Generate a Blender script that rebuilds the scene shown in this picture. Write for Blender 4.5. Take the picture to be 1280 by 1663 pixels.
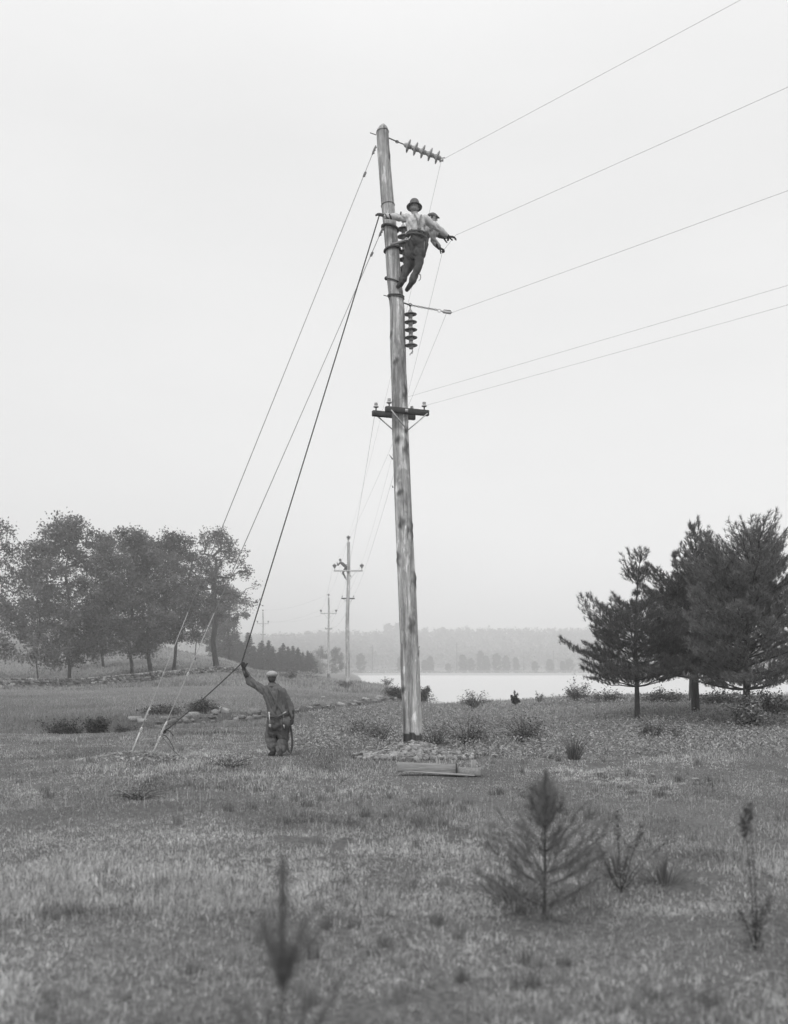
import bpy, bmesh, math, random
import numpy as np
from mathutils import Vector, noise as mnoise

for o in list(bpy.data.objects):
    bpy.data.objects.remove(o)
SC = bpy.context.scene
COL = SC.collection
rs = np.random.RandomState(7)
random.seed(7)

# ------------------------------------------------------------------ camera, sky, sun, exposure
EYE, FP, HY = 1.65, 1700.0, 1088.0          # eye height (m), focal length and horizon row on the 1280 px wide plate
cam = bpy.data.cameras.new('camera')
cam.sensor_fit = 'HORIZONTAL'
cam.sensor_width = 36.0
cam.lens = 36.0 * FP / 1280.0
cam.shift_y = (HY - 831.5) / 1280.0          # rising front of a view camera: verticals stay vertical
cam.clip_start = 0.1
cam.clip_end = 6000.0
cam.dof.use_dof = True
cam.dof.focus_distance = 25.0
cam.dof.aperture_fstop = 47.8 / 24.0
camo = bpy.data.objects.new('camera', cam)
camo.location = (0, 0, EYE)
camo.rotation_euler = (math.radians(90), 0, 0)
COL.objects.link(camo)
SC.camera = camo

SUN_EL, SUN_AZ = math.radians(52), math.radians(200)      # azimuth clockwise from +Y: behind the camera, to its left
w = bpy.data.worlds.new('World')
SC.world = w
w.use_nodes = True
nt = w.node_tree
nt.nodes.clear()
def N(nt, t, **kw):
    n = nt.nodes.new(t)
    for k, v in kw.items():
        setattr(n, k, v)
    return n
sky = N(nt, 'ShaderNodeTexSky', sky_type='NISHITA')
sky.sun_disc = False
sky.sun_elevation = SUN_EL
sky.sun_rotation = SUN_AZ
sky.dust_density = 3.0
bw = N(nt, 'ShaderNodeRGBToBW')
nt.links.new(sky.outputs[0], bw.inputs[0])
tc = N(nt, 'ShaderNodeTexCoord')
sep = N(nt, 'ShaderNodeSeparateXYZ')
nt.links.new(tc.outputs['Generated'], sep.inputs[0])
mp = N(nt, 'ShaderNodeMapping')
mp.inputs['Scale'].default_value = (1, 1, 3.0)
nt.links.new(tc.outputs['Generated'], mp.inputs[0])
ns = N(nt, 'ShaderNodeTexNoise')
ns.inputs['Scale'].default_value = 1.6
ns.inputs['Detail'].default_value = 5
nt.links.new(mp.outputs[0], ns.inputs[0])
ramp = N(nt, 'ShaderNodeMapRange')            # overcast: a little brighter overhead
ramp.inputs['From Min'].default_value = 0.45
ramp.inputs['From Max'].default_value = 0.95
ramp.inputs['To Min'].default_value = 8.3
ramp.inputs['To Max'].default_value = 13.0
nt.links.new(sep.outputs[2], ramp.inputs['Value'])
m1 = N(nt, 'ShaderNodeMath', operation='MULTIPLY_ADD')     # clouds
nt.links.new(ns.outputs['Fac'], m1.inputs[0])
m1.inputs[1].default_value = 2.0
m1.inputs[2].default_value = -1.0
m2 = N(nt, 'ShaderNodeMath', operation='ADD')
nt.links.new(ramp.outputs[0], m2.inputs[0])
nt.links.new(m1.outputs[0], m2.inputs[1])
m3 = N(nt, 'ShaderNodeMath', operation='MULTIPLY_ADD')
nt.links.new(bw.outputs[0], m3.inputs[0])
m3.inputs[1].default_value = 0.06
nt.links.new(m2.outputs[0], m3.inputs[2])
bg = N(nt, 'ShaderNodeBackground')
bg.inputs['Strength'].default_value = 0.1
wo = N(nt, 'ShaderNodeOutputWorld')
nt.links.new(m3.outputs[0], bg.inputs['Color'])
nt.links.new(bg.outputs[0], wo.inputs['Surface'])

sl = bpy.data.lights.new('sun', 'SUN')
sl.energy = 1.5
sl.angle = math.radians(11)
sl.color = (1, 1, 1)                           # the plate is black and white: no warmth
so = bpy.data.objects.new('sun', sl)
d = Vector((math.sin(SUN_AZ) * math.cos(SUN_EL), math.cos(SUN_AZ) * math.cos(SUN_EL), math.sin(SUN_EL)))
so.rotation_euler = d.to_track_quat('Z', 'Y').to_euler()
so.location = (0, 0, 30)
COL.objects.link(so)
SC.view_settings.view_transform = 'Standard'
SC.view_settings.look = 'None'
SC.view_settings.gamma = 1.0
SC.view_settings.exposure = 0.03
SC.cycles.volume_bounces = 3
SC.cycles.max_bounces = 6
SC.cycles.diffuse_bounces = 3
SC.cycles.glossy_bounces = 2
SC.cycles.transmission_bounces = 2
SC.cycles.transparent_max_bounces = 4
SC.cycles.use_denoising = True
SC.cycles.denoiser = 'OPENIMAGEDENOISE'
SC.cycles.denoising_input_passes = 'RGB_ALBEDO_NORMAL'
SC.cycles.denoising_prefilter = 'ACCURATE'
SC.cycles.use_adaptive_sampling = False
SC.cycles.adaptive_threshold = 0.02

# ------------------------------------------------------------------ helpers
def at(px, py, Y):
    """world point that stands Y metres away and measures to (px, py) on the plate"""
    return np.array(((px - 640.0) / FP * Y, Y, EYE - (py - HY) / FP * Y))

def props(o, label=None, cat=None, group=None, kind=None):
    if label: o['label'] = label
    if cat: o['category'] = cat
    if group: o['group'] = group
    if kind: o['kind'] = kind
    return o

def empty(name, loc, label, cat, group=None):
    o = bpy.data.objects.new(name, None)
    o.empty_display_size = 0.2
    o.location = Vector(loc)
    COL.objects.link(o)
    return props(o, label, cat, group)

def rawmesh(name, V, faces, tone=None, smooth=False):
    """faces: list of (n,k) index arrays"""
    me = bpy.data.meshes.new(name)
    V = np.asarray(V, dtype=np.float32)
    faces = [np.asarray(f, dtype=np.int32) for f in faces if len(f)]
    me.vertices.add(len(V))
    me.vertices.foreach_set('co', V.ravel())
    nl = sum(f.size for f in faces)
    npoly = sum(len(f) for f in faces)
    me.loops.add(nl)
    me.polygons.add(npoly)
    me.loops.foreach_set('vertex_index', np.concatenate([f.ravel() for f in faces]))
    starts, tot = [], 0
    for f in faces:
        starts.append(tot + np.arange(len(f)) * f.shape[1])
        tot += f.size
    me.polygons.foreach_set('loop_start', np.concatenate(starts).astype(np.int32))
    if smooth:
        me.polygons.foreach_set('use_smooth', np.ones(npoly, dtype=bool))
    if tone is not None:
        a = me.attributes.new('tone', 'FLOAT', 'POINT')
        a.data.foreach_set('value', np.asarray(tone, dtype=np.float32))
    me.update(calc_edges=True)
    me.validate()
    return me

def link(name, me, mat, parent=None, loc=None):
    o = bpy.data.objects.new(name, me)
    if mat is not None and not me.materials:
        me.materials.append(mat)
    COL.objects.link(o)
    if parent is not None:
        o.parent = parent
    if loc is not None:
        o.location = Vector(loc)
    return o

class MB:
    """collects shapes into one mesh (world coordinates; build() subtracts the parent's location)"""
    def __init__(s):
        s.V = []; s.F = {3: [], 4: []}; s.T = []; s.n = 0
    def add(s, V, F, tone=1.0):
        V = np.asarray(V, float).reshape(-1, 3)
        s.V.append(V)
        F = np.asarray(F, int)
        s.F[F.shape[1]].append(F + s.n)
        s.T.append(np.full(len(V), tone) if np.isscalar(tone) else np.asarray(tone, float))
        s.n += len(V)
        return s
    def tube(s, pts, rad, k=6, cap=True, tone=1.0):
        pts = np.asarray(pts, float)
        n = len(pts)
        rad = np.broadcast_to(np.asarray(rad, float), (n,))
        tan = np.gradient(pts, axis=0)
        tan /= np.linalg.norm(tan, axis=1)[:, None] + 1e-12
        ref = np.array((0, 0, 1.0)) if abs(tan[0][2]) < .9 else np.array((1.0, 0, 0))
        V = []
        a = np.arange(k) * 2 * math.pi / k
        u = np.cross(tan[0], ref); u /= np.linalg.norm(u)
        for i in range(n):
            u = u - tan[i] * u.dot(tan[i]); u /= np.linalg.norm(u) + 1e-12
            v = np.cross(tan[i], u)
            V.append(pts[i] + rad[i] * (np.cos(a)[:, None] * u + np.sin(a)[:, None] * v))
        V = np.concatenate(V)
        i = np.arange(n - 1)[:, None] * k; j = np.arange(k)[None, :]; j2 = (j + 1) % k
        F = np.stack([i + j, i + j2, i + k + j2, i + k + j], -1).reshape(-1, 4)
        base = s.n
        s.add(V, F, tone)
        if cap and k > 2:
            c = np.array([pts[0], pts[-1]])
            s.add(c, np.zeros((0, 3), int), tone)
            ci = base + n * k
            f = [(ci, base + (q + 1) % k, base + q) for q in range(k)] + \
                [(ci + 1, base + (n - 1) * k + q, base + (n - 1) * k + (q + 1) % k) for q in range(k)]
            s.F[3].append(np.array(f))
        return s
    def box(s, c, half, ax=None, tone=1.0, bev=0.0):
        """oriented box; ax: three unit axes as rows. bev: chamfer on the edges"""
        c = np.asarray(c, float); h = np.asarray(half, float)
        ax = np.eye(3) if ax is None else np.asarray(ax, float)
        bm = bmesh.new()
        bmesh.ops.create_cube(bm, size=2)
        for v in bm.verts:
            v.co = Vector((v.co[0] * h[0], v.co[1] * h[1], v.co[2] * h[2]))
        if bev > 0:
            bmesh.ops.bevel(bm, geom=bm.edges[:], offset=bev, segments=1, affect='EDGES')
        bmesh.ops.triangulate(bm, faces=bm.faces[:])
        bm.verts.index_update()
        V = np.array([v.co[:] for v in bm.verts]) @ ax + c
        F = np.array([[v.index for v in f.verts] for f in bm.faces])
        bm.free()
        return s.add(V, F, tone)
    def lathe(s, p0, axis, prof, k=20, tone=1.0):
        """prof: list of (distance along axis, radius)"""
        p0 = np.asarray(p0, float); axis = np.asarray(axis, float); axis = axis / np.linalg.norm(axis)
        pr = np.asarray(prof, float)
        ref = np.array((0, 0, 1.0)) if abs(axis[2]) < .9 else np.array((1.0, 0, 0))
        u = np.cross(axis, ref); u /= np.linalg.norm(u); v = np.cross(axis, u)
        a = np.arange(k) * 2 * math.pi / k
        n = len(pr)
        ring = np.cos(a)[:, None] * u + np.sin(a)[:, None] * v
        V = np.concatenate([p0 + axis * d + max(r, 1e-4) * ring for d, r in pr])
        i = np.arange(n - 1)[:, None] * k; j = np.arange(k)[None, :]; j2 = (j + 1) % k
        F = np.stack([i + j, i + k + j, i + k + j2, i + j2], -1).reshape(-1, 4)
        return s.add(V, F, tone)
    def build(s, name, mat, parent=None, smooth=False, origin=None, tone=False):
        V = np.concatenate(s.V)
        o = np.zeros(3)
        if parent is not None:
            p = parent
            while p is not None:
                o = o + np.array(p.location[:]); p = p.parent
        elif origin is not None:
            o = np.asarray(origin, float)
        fs = [np.concatenate(s.F[k]) for k in (3, 4) if len(s.F[k]) and sum(len(q) for q in s.F[k])]
        me = rawmesh(name, V - o, fs, np.concatenate(s.T) if tone else None, smooth)
        return link(name, me, mat, parent, None if parent is not None else (o if origin is not None else None))

def vn(x, y, seed=0):
    x = np.asarray(x, float); y = np.asarray(y, float)
    xi = np.floor(x).astype(np.int64); yi = np.floor(y).astype(np.int64)
    xf = x - xi; yf = y - yi
    sx = xf * xf * (3 - 2 * xf); sy = yf * yf * (3 - 2 * yf)
    def h(a, b):
        n = (a * 374761393 + b * 668265263 + seed * 144269504) & 0x7fffffff
        n = ((n ^ (n >> 13)) * 1274126177) & 0x7fffffff
        return ((n ^ (n >> 16)) & 0xffff) / 65535.0
    return (h(xi, yi) * (1 - sx) + h(xi + 1, yi) * sx) * (1 - sy) + (h(xi, yi + 1) * (1 - sx) + h(xi + 1, yi + 1) * sx) * sy

def fbm(x, y, seed=0, o=4):
    r, a, t = 0, 1.0, 0
    for i in range(o):
        r = r + a * vn(np.asarray(x) * 2 ** i, np.asarray(y) * 2 ** i, seed + i * 17); t += a; a *= .5
    return r / t

def sstep(a, b, x):
    t = np.clip((np.asarray(x, float) - a) / (b - a), 0, 1)
    return t * t * (3 - 2 * t)

# ------------------------------------------------------------------ materials (all greys: the plate is black and white)
def material(name, g=0.2, rough=0.8, spec=0.3, attr=False, nscale=None, namt=0.3, stretch=(1, 1, 1), bump=0.0, metal=0.0, trans=0.0, ndetail=6):
    m = bpy.data.materials.new(name)
    m.use_nodes = True
    t = m.node_tree
    b = t.nodes['Principled BSDF']
    b.inputs['Roughness'].default_value = rough
    b.inputs['Specular IOR Level'].default_value = spec
    b.inputs['Metallic'].default_value = metal
    val = N(t, 'ShaderNodeValue'); val.outputs[0].default_value = g
    cur = val.outputs[0]
    if attr:
        a = N(t, 'ShaderNodeAttribute', attribute_name='tone')
        mm = N(t, 'ShaderNodeMath', operation='MULTIPLY')
        t.links.new(cur, mm.inputs[0]); t.links.new(a.outputs['Fac'], mm.inputs[1]); cur = mm.outputs[0]
    if nscale:
        tcn = N(t, 'ShaderNodeTexCoord'); mpn = N(t, 'ShaderNodeMapping')
        mpn.inputs['Scale'].default_value = stretch
        t.links.new(tcn.outputs['Object'], mpn.inputs[0])
        no = N(t, 'ShaderNodeTexNoise'); no.inputs['Scale'].default_value = nscale; no.inputs['Detail'].default_value = ndetail
        no.inputs['Roughness'].default_value = .65
        t.links.new(mpn.outputs[0], no.inputs[0])
        mr = N(t, 'ShaderNodeMapRange')
        mr.inputs['From Min'].default_value = .3; mr.inputs['From Max'].default_value = .7
        mr.inputs['To Min'].default_value = 1 - namt; mr.inputs['To Max'].default_value = 1 + namt
        t.links.new(no.outputs['Fac'], mr.inputs['Value'])
        mm = N(t, 'ShaderNodeMath', operation='MULTIPLY')
        t.links.new(cur, mm.inputs[0]); t.links.new(mr.outputs[0], mm.inputs[1]); cur = mm.outputs[0]
        if bump > 0:
            bu = N(t, 'ShaderNodeBump'); bu.inputs['Distance'].default_value = bump
            t.links.new(no.outputs['Fac'], bu.inputs['Height']); t.links.new(bu.outputs[0], b.inputs['Normal'])
    cc = N(t, 'ShaderNodeCombineXYZ')
    for i in range(3):
        t.links.new(cur, cc.inputs[i])
    t.links.new(cc.outputs[0], b.inputs['Base Color'])
    if trans > 0:
        tr = N(t, 'ShaderNodeBsdfTranslucent'); mx = N(t, 'ShaderNodeMixShader')
        mx.inputs[0].default_value = trans
        t.links.new(cc.outputs[0], tr.inputs['Color'])
        t.links.new(b.outputs[0], mx.inputs[1]); t.links.new(tr.outputs[0], mx.inputs[2])
        t.links.new(mx.outputs[0], t.nodes['Material Output'].inputs['Surface'])
    return m

M = {}
M['ground'] = material('ground_soil', 1.0, .95, .1, attr=True, nscale=22, namt=.6, bump=.03, ndetail=8)
M['grass'] = material('grass_blades', 1.0, .7, .25, attr=True, trans=.3)
M['leaf'] = material('broad_leaves', 1.0, .6, .3, attr=True, trans=.25)
M['needle'] = material('pine_needles', 1.0, .6, .3, attr=True, trans=.12)
M['bark'] = material('tree_bark', .075, .9, .2, nscale=9, namt=.5, stretch=(1, 1, .25), bump=.02)
M['rock'] = material('field_stone', 1.0, .9, .2, attr=True, nscale=5, namt=.4, bump=.03)
M['dirt'] = material('dug_earth', 1.0, .95, .1, attr=True, nscale=14, namt=.4, bump=.02)
M['board'] = material('weathered_board', .27, .85, .2, nscale=8, namt=.35, stretch=(.6, 6, 6), bump=.003)
M['paleboard'] = material('fresh_board', .30, .85, .2, nscale=8, namt=.25, stretch=(6, 6, .6), bump=.003)
M['arm'] = material('creosoted_timber', .055, .7, .3, nscale=12, namt=.4, stretch=(.3, 1, 1), bump=.003)
M['iron'] = material('dull_iron', .10, .55, .5, metal=.3, nscale=30, namt=.3)
M['galv'] = material('galvanised_iron', .42, .5, .5, metal=.2, nscale=25, namt=.25)
M['wire'] = material('line_wire', .06, .5, .5)
M['guy'] = material('stranded_guy_wire', .32, .5, .5)
M['guylow'] = material('lit_guy_wire', .34, .6, .4)  # same wire; the light it catches lower down is put in its colour
M['rodpale'] = material('pale_anchor_rod', .62, .6, .3)
M['rope'] = material('hemp_rope', .07, .9, .1, nscale=60, namt=.4)
M['porc'] = material('glazed_porcelain', .13, .22, .5, nscale=4, namt=.15)
M['porctop'] = material('pale_porcelain', .42, .3, .5, nscale=6, namt=.15)
M['cement'] = material('insulator_cap', .36, .6, .4, nscale=20, namt=.25)
M['skin'] = material('skin', .30, .55, .3, nscale=20, namt=.1)
M['shirt'] = material('pale_cotton', .52, .9, .1, nscale=14, namt=.12, bump=.006)
M['shirt2'] = material('grey_cotton', .30, .9, .1, nscale=14, namt=.10, bump=.006)
M['denim'] = material('dark_trousers', .09, .9, .1, nscale=14, namt=.10, bump=.006)
M['jacket'] = material('work_jacket', .12, .9, .1, nscale=12, namt=.10, bump=.008)
M['overall'] = material('work_overalls', .12, .9, .1, nscale=12, namt=.10, bump=.008)
M['glove'] = material('leather_glove', .035, .8, .2, nscale=20, namt=.3, bump=.003)
M['leather'] = material('belt_leather', .05, .6, .4, nscale=20, namt=.3)
M['boot'] = material('boot_leather', .03, .6, .4, nscale=20, namt=.3)
M['hat'] = material('felt_hat', .13, .9, .1, nscale=14, namt=.25)
M['cap'] = material('tweed_cap', .34, .9, .1, nscale=30, namt=.25)
M['hair'] = material('dark_hair', .04, .7, .3, nscale=40, namt=.4)
M['fairhair'] = material('cropped_fair_hair', .20, .8, .2, nscale=40, namt=.3)
M['strap'] = material('webbing_strap', .22, .8, .2, nscale=20, namt=.2)
M['steel'] = material('bright_steel', .5, .35, .5, metal=.6, nscale=20, namt=.2)
M['farwood'] = material('distant_foliage', 1.0, .9, .1, attr=True)

def wood_material():
    m = bpy.data.materials.new('peeled_pole_wood')
    m.use_nodes = True
    t = m.node_tree
    b = t.nodes['Principled BSDF']
    b.inputs['Roughness'].default_value = .85
    b.inputs['Specular IOR Level'].default_value = .2
    tcn = N(t, 'ShaderNodeTexCoord')
    def noise(scale, stretch, detail=6, rough=.6, dist=0.0):
        mpn = N(t, 'ShaderNodeMapping'); mpn.inputs['Scale'].default_value = stretch
        t.links.new(tcn.outputs['Object'], mpn.inputs[0])
        no = N(t, 'ShaderNodeTexNoise'); no.inputs['Scale'].default_value = scale; no.inputs['Detail'].default_value = detail
        no.inputs['Roughness'].default_value = rough; no.inputs['Distortion'].default_value = dist
        t.links.new(mpn.outputs[0], no.inputs[0])
        return no.outputs['Fac']
    def mapr(v, a, b_, c, d_):
        mr = N(t, 'ShaderNodeMapRange')
        for k, x in zip(('From Min', 'From Max', 'To Min', 'To Max'), (a, b_, c, d_)):
            mr.inputs[k].default_value = x
        t.links.new(v, mr.inputs['Value']); return mr.outputs[0]
    def mul(a, b_):
        mm = N(t, 'ShaderNodeMath', operation='MULTIPLY'); t.links.new(a, mm.inputs[0]); t.links.new(b_, mm.inputs[1]); return mm.outputs[0]
    grain = noise(17, (1, 1, .055), 8, .75)
    streak = noise(6.5, (1, 1, .10), 5, .7, .5)
    fleck = noise(9, (1, 1, .28), 4, .6, .5)
    fine = noise(70, (1, 1, .12), 4, .6)
    base = mapr(grain, .36, .64, .17, .52)
    s2 = mapr(streak, .36, .64, .55, 1.4)
    f2 = mapr(fleck, .57, .62, 1.0, 1.5)       # pale scabs where the bark came away
    f3 = mapr(fine, .3, .7, .8, 1.2)
    a = N(t, 'ShaderNodeAttribute', attribute_name='tone')
    c = mul(mul(mul(mul(base, s2), f2), f3), a.outputs['Fac'])
    cc = N(t, 'ShaderNodeCombineXYZ')
    for i in range(3):
        t.links.new(c, cc.inputs[i])
    t.links.new(cc.outputs[0], b.inputs['Base Color'])
    bu = N(t, 'ShaderNodeBump'); bu.inputs['Distance'].default_value = .03
    t.links.new(grain, bu.inputs['Height']); t.links.new(bu.outputs[0], b.inputs['Normal'])
    return m
M['pole'] = wood_material()

# ------------------------------------------------------------------ terrain
WATER = -1.0
RY = np.array([-100, 15, 22, 26, 30, 36, 42, 48, 60, 85, 100, 120, 150, 200, 300, 500, 700.])
def prof(*pts):
    p = np.array(pts, float)
    return np.interp(RY, p[:, 0], p[:, 1])
COLS = [(-900, prof((15, 0), (60, .4), (85, .8), (100, 1.8), (120, 4), (150, 7), (200, 11), (300, 17), (500, 22))),
        (0, prof((22, 0), (36, .1), (60, .2), (85, .3), (100, 1.1), (120, 2.9), (150, 5.2), (200, 8.2), (300, 13), (500, 17))),
        (115, prof((26, 0), (36, .12), (60, .17), (85, .22), (100, .95), (120, 2.5), (150, 4.6), (200, 7.3), (300, 11.9), (500, 15))),
        (250, prof((26, 0), (36, .12), (60, .17), (85, .6), (100, 1.36), (120, 2.8), (150, 5.0), (200, 6.4), (300, 7), (500, 7))),
        (350, prof((30, 0), (40, .12), (60, .17), (85, .7), (100, 1.55), (120, 2.35), (150, 3.5), (200, 3.5), (300, 3), (500, 3))),
        (430, prof((32, 0), (44, .1), (60, .2), (85, .75), (100, 1.06), (120, 1.3), (150, 1.4), (200, 1.2), (300, 1), (500, 1))),
        (500, prof((34, 0), (60, .08), (85, .45), (100, .6), (150, .85), (200, .95), (500, .8))),
        (563, prof((36, 0), (60, 0.02), (88, .0), (100, .05), (150, .15), (200, .3), (500, .3))),
        (640, prof((40, 0), (60, 0), (85, .05), (110, .38), (150, .35), (500, .3))),
        (700, prof((36, 0), (48, -.08), (60, -.1), (500, -.1))),
        (800, prof((22, 0), (36, .02), (48, .13), (60, .13))),
        (950, prof((22, 0), (30, .12), (36, .24), (42, .32), (48, .36))),
        (1050, prof((20, 0), (30, .27), (36, .42), (42, .40), (48, .40))),
        (1250, prof((18, 0), (30, .30), (36, .38), (42, .42), (48, .42))),
        (1900, prof((15, 0), (30, .5), (42, .9), (60, 1.2), (500, 6)))]
CX = np.array([c[0] for c in COLS], float)
CZ = np.array([c[1] for c in COLS])
def table(X, Y):
    p = np.clip(640 + FP * X / np.maximum(Y, 8), CX[0], CX[-1] - 1e-6)
    q = np.clip(Y, RY[0], RY[-1] - 1e-6)
    i = np.clip(np.searchsorted(CX, p, 'right') - 1, 0, len(CX) - 2)
    j = np.clip(np.searchsorted(RY, q, 'right') - 1, 0, len(RY) - 2)
    a = (p - CX[i]) / (CX[i + 1] - CX[i]); a = a * a * (3 - 2 * a)
    b = (q - RY[j]) / (RY[j + 1] - RY[j])
    return (CZ[i, j] * (1 - a) + CZ[i + 1, j] * a) * (1 - b) + (CZ[i, j + 1] * (1 - a) + CZ[i + 1, j + 1] * a) * b
def Yc(X):
    return np.interp(X, [-30, -12, -7.6, -4.7, -2.3, 0, 3], [27, 30, 31.5, 38, 49, 60, 70])
MOUNDS = [(0.36, 19.55, .95, .6, .25), (-4.75, 19.3, .95, .42, .13)]
def shore(X, Y):
    Xb = np.interp(Y, [0, 56, 75, 90, 110, 180, 300, 500], [6, 6.4, 6.2, 4.6, 3.0, -4.5, -8, -16])
    Xb = Xb + .5 * np.sin(Y * .35)
    Ys = np.interp(X, [-100, 0, 4, 10, 20, 40], [60, 60, 57, 58, 56, 58]) + .8 * np.sin(X * .6)
    return np.maximum(Xb - X, Ys - Y)
RIDX = [-900, 115, 420, 500, 560, 640, 700, 800, 900, 1000, 1200, 2200]
RIDY = [1030, 1030, 1046, 1043, 1040, 1040, 1037, 1037, 1036, 1036, 1040, 1030]
def H(X, Y):
    X = np.asarray(X, float); Y = np.asarray(Y, float)
    z = table(X, Y)
    dd = Y - Yc(X)
    mask = sstep(-16, -11, X) * (1 - sstep(1.5, 4, X))
    z = z - mask * (.13 * sstep(-9, -2, dd) * (1 - sstep(-.5, 1.2, dd)) + .28 * np.exp(-((dd + .2) / 1.3) ** 2))
    near = 1 - sstep(60, 160, Y)
    z = z + near * (.09 * (fbm(X * .35, Y * .35, 3, 3) - .5) + .045 * (fbm(X * 2.2, Y * 2.2, 9, 2) - .5))
    z = z + (1 - near) * .8 * (fbm(X * .05, Y * .05, 5, 3) - .5) * sstep(100, 200, Y)
    for mx, my, ra, rb, mh in MOUNDS:
        r = np.sqrt(((X - mx) / ra) ** 2 + ((Y - my) / rb) ** 2)
        z = z + mh * np.exp(-r ** 2 * 1.6)
    d = shore(X, Y)
    t = sstep(0, 6, d)
    z = -1.3 + (z + 1.3) * t + np.minimum(d, 0).clip(-30, 0) * .05
    far = sstep(494, 512, Y)
    p = 640 + FP * X / np.maximum(Y, 400)
    ridge = EYE - (np.interp(p, RIDX, RIDY) - HY) / FP * 1150
    hill = .2 + 1.2 * sstep(520, 620, Y) + (ridge - 1.5) * sstep(640, 1150, Y) * (1 + .25 * (fbm(X * .006, Y * .006, 21, 3) - .5))
    hill = np.where(Y > 1150, hill - (Y - 1150) * .01, hill)
    z = np.where(Y > 494, -2.6 + (hill + 2.6) * far, z)
    return z

def stretched(lo, hi, c, n, k):
    t = np.linspace(np.arcsinh((lo - c) / k), np.arcsinh((hi - c) / k), n)
    return c + k * np.sinh(t)
gx = stretched(-1500, 1500, 0, 520, 6)
gy = stretched(-120, 1700, 12, 620, 12)
GX, GY = np.meshgrid(gx, gy)
GZ = H(GX, GY)
nyy, nxx = GX.shape
idx = np.arange(nyy * nxx).reshape(nyy, nxx)
F = np.stack([idx[:-1, :-1], idx[:-1, 1:], idx[1:, 1:], idx[1:, :-1]], -1).reshape(-1, 4)
def ground_tone(X, Y, Z):
    g = .11 + .09 * fbm(X * .8, Y * .8, 31, 4)
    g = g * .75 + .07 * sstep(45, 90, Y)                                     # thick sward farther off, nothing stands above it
    d = shore(X, Y)
    sand = (1 - sstep(-.32, -.12, Z)) * sstep(52, 58, Y) * (1 - sstep(90, 120, Y))
    g = g * (1 - sand) + .42 * sand
    ch = np.exp(-((Y - Yc(X) - 1.3) / 1.8) ** 2) * sstep(-11, -8.5, X) * (1 - sstep(2, 3.5, X))
    g = g * (1 - .35 * ch)
    for mx, my, ra, rb, mh in MOUNDS:
        r = np.sqrt(((X - mx) / ra) ** 2 + ((Y - my) / rb) ** 2)
        k = np.clip(1.25 - r, 0, 1)
        g = g * (1 - k) + (.13 if mx > 0 else .27) * k
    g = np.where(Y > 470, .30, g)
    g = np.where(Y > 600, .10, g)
    return g
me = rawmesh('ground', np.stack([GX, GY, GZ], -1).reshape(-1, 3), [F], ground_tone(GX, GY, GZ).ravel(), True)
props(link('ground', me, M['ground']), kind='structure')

# water
wm = bpy.data.materials.new('reservoir_water')
wm.use_nodes = True
t = wm.node_tree
b = t.nodes['Principled BSDF']
b.inputs['Base Color'].default_value = (.45, .45, .45, 1)
b.inputs['Roughness'].default_value = .38
b.inputs['Specular IOR Level'].default_value = 1.0
b.inputs['IOR'].default_value = 1.9
tcn = N(t, 'ShaderNodeTexCoord'); mpn = N(t, 'ShaderNodeMapping'); mpn.inputs['Scale'].default_value = (.5, 1.2, 1)
t.links.new(tcn.outputs['Object'], mpn.inputs[0])
no = N(t, 'ShaderNodeTexNoise'); no.inputs['Scale'].default_value = 1.2; no.inputs['Detail'].default_value = 4
t.links.new(mpn.outputs[0], no.inputs[0])
bu = N(t, 'ShaderNodeBump'); bu.inputs['Distance'].default_value = .02; bu.inputs['Strength'].default_value = .3
t.links.new(no.outputs['Fac'], bu.inputs['Height']); t.links.new(bu.outputs[0], b.inputs['Normal'])
me = rawmesh('water', np.array([(-200, 48, WATER), (900, 48, WATER), (900, 540, WATER), (-200, 540, WATER)]), [np.array([[0, 1, 2, 3]])])
props(link('water', me, wm), kind='structure')

# ------------------------------------------------------------------ grass (nobody could count it: one object near, one far)
def sample_ground(n, y0, y1, umax=.47, power=1.0):
    """points spread evenly over the picture rows between distances y0 and y1"""
    s0, s1 = 1 / y1, 1 / y0
    Y = 1 / (s0 + (s1 - s0) * rs.rand(n) ** power)
    X = (rs.rand(n) * 2 - 1) * (umax * Y + (3.2 if y1 < 60 else 6))
    return X, Y
PATCHES = [(1000, 1258, 280, 14, .12), (400, 1350, 170, 24, .11), (1120, 1425, 150, 26, .15), (800, 1450, 120, 20, .10), (560, 1388, 90, 8, .10), (150, 1470, 60, 12, .10),
           (300, 1222, 90, 8, .06), (330, 1262, 250, 4, .12), (250, 1235, 130, 5, .10), (700, 1600, 500, 60, .08), (1150, 1600, 150, 60, .08),
           (330, 1385, 130, 10, -.14), (230, 1325, 110, 10, -.12), (520, 1335, 130, 9, -.12), (745, 1353, 70, 10, -.16), (1050, 1392, 90, 10, -.16), (170, 1490, 90, 10, -.14),
           (560, 1398, 40, 5, -.15), (180, 1540, 110, 12, -.12), (840, 1285, 110, 8, -.07), (640, 1380, 150, 22, -.06), (330, 1545, 60, 12, -.12), (1030, 1310, 200, 16, -.05),
           (150, 1300, 60, 10, -.08), (700, 1415, 110, 10, -.10), (950, 1520, 140, 14, -.08), (480, 1490, 120, 10, -.06), (250, 1450, 60, 10, -.06)]
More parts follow.
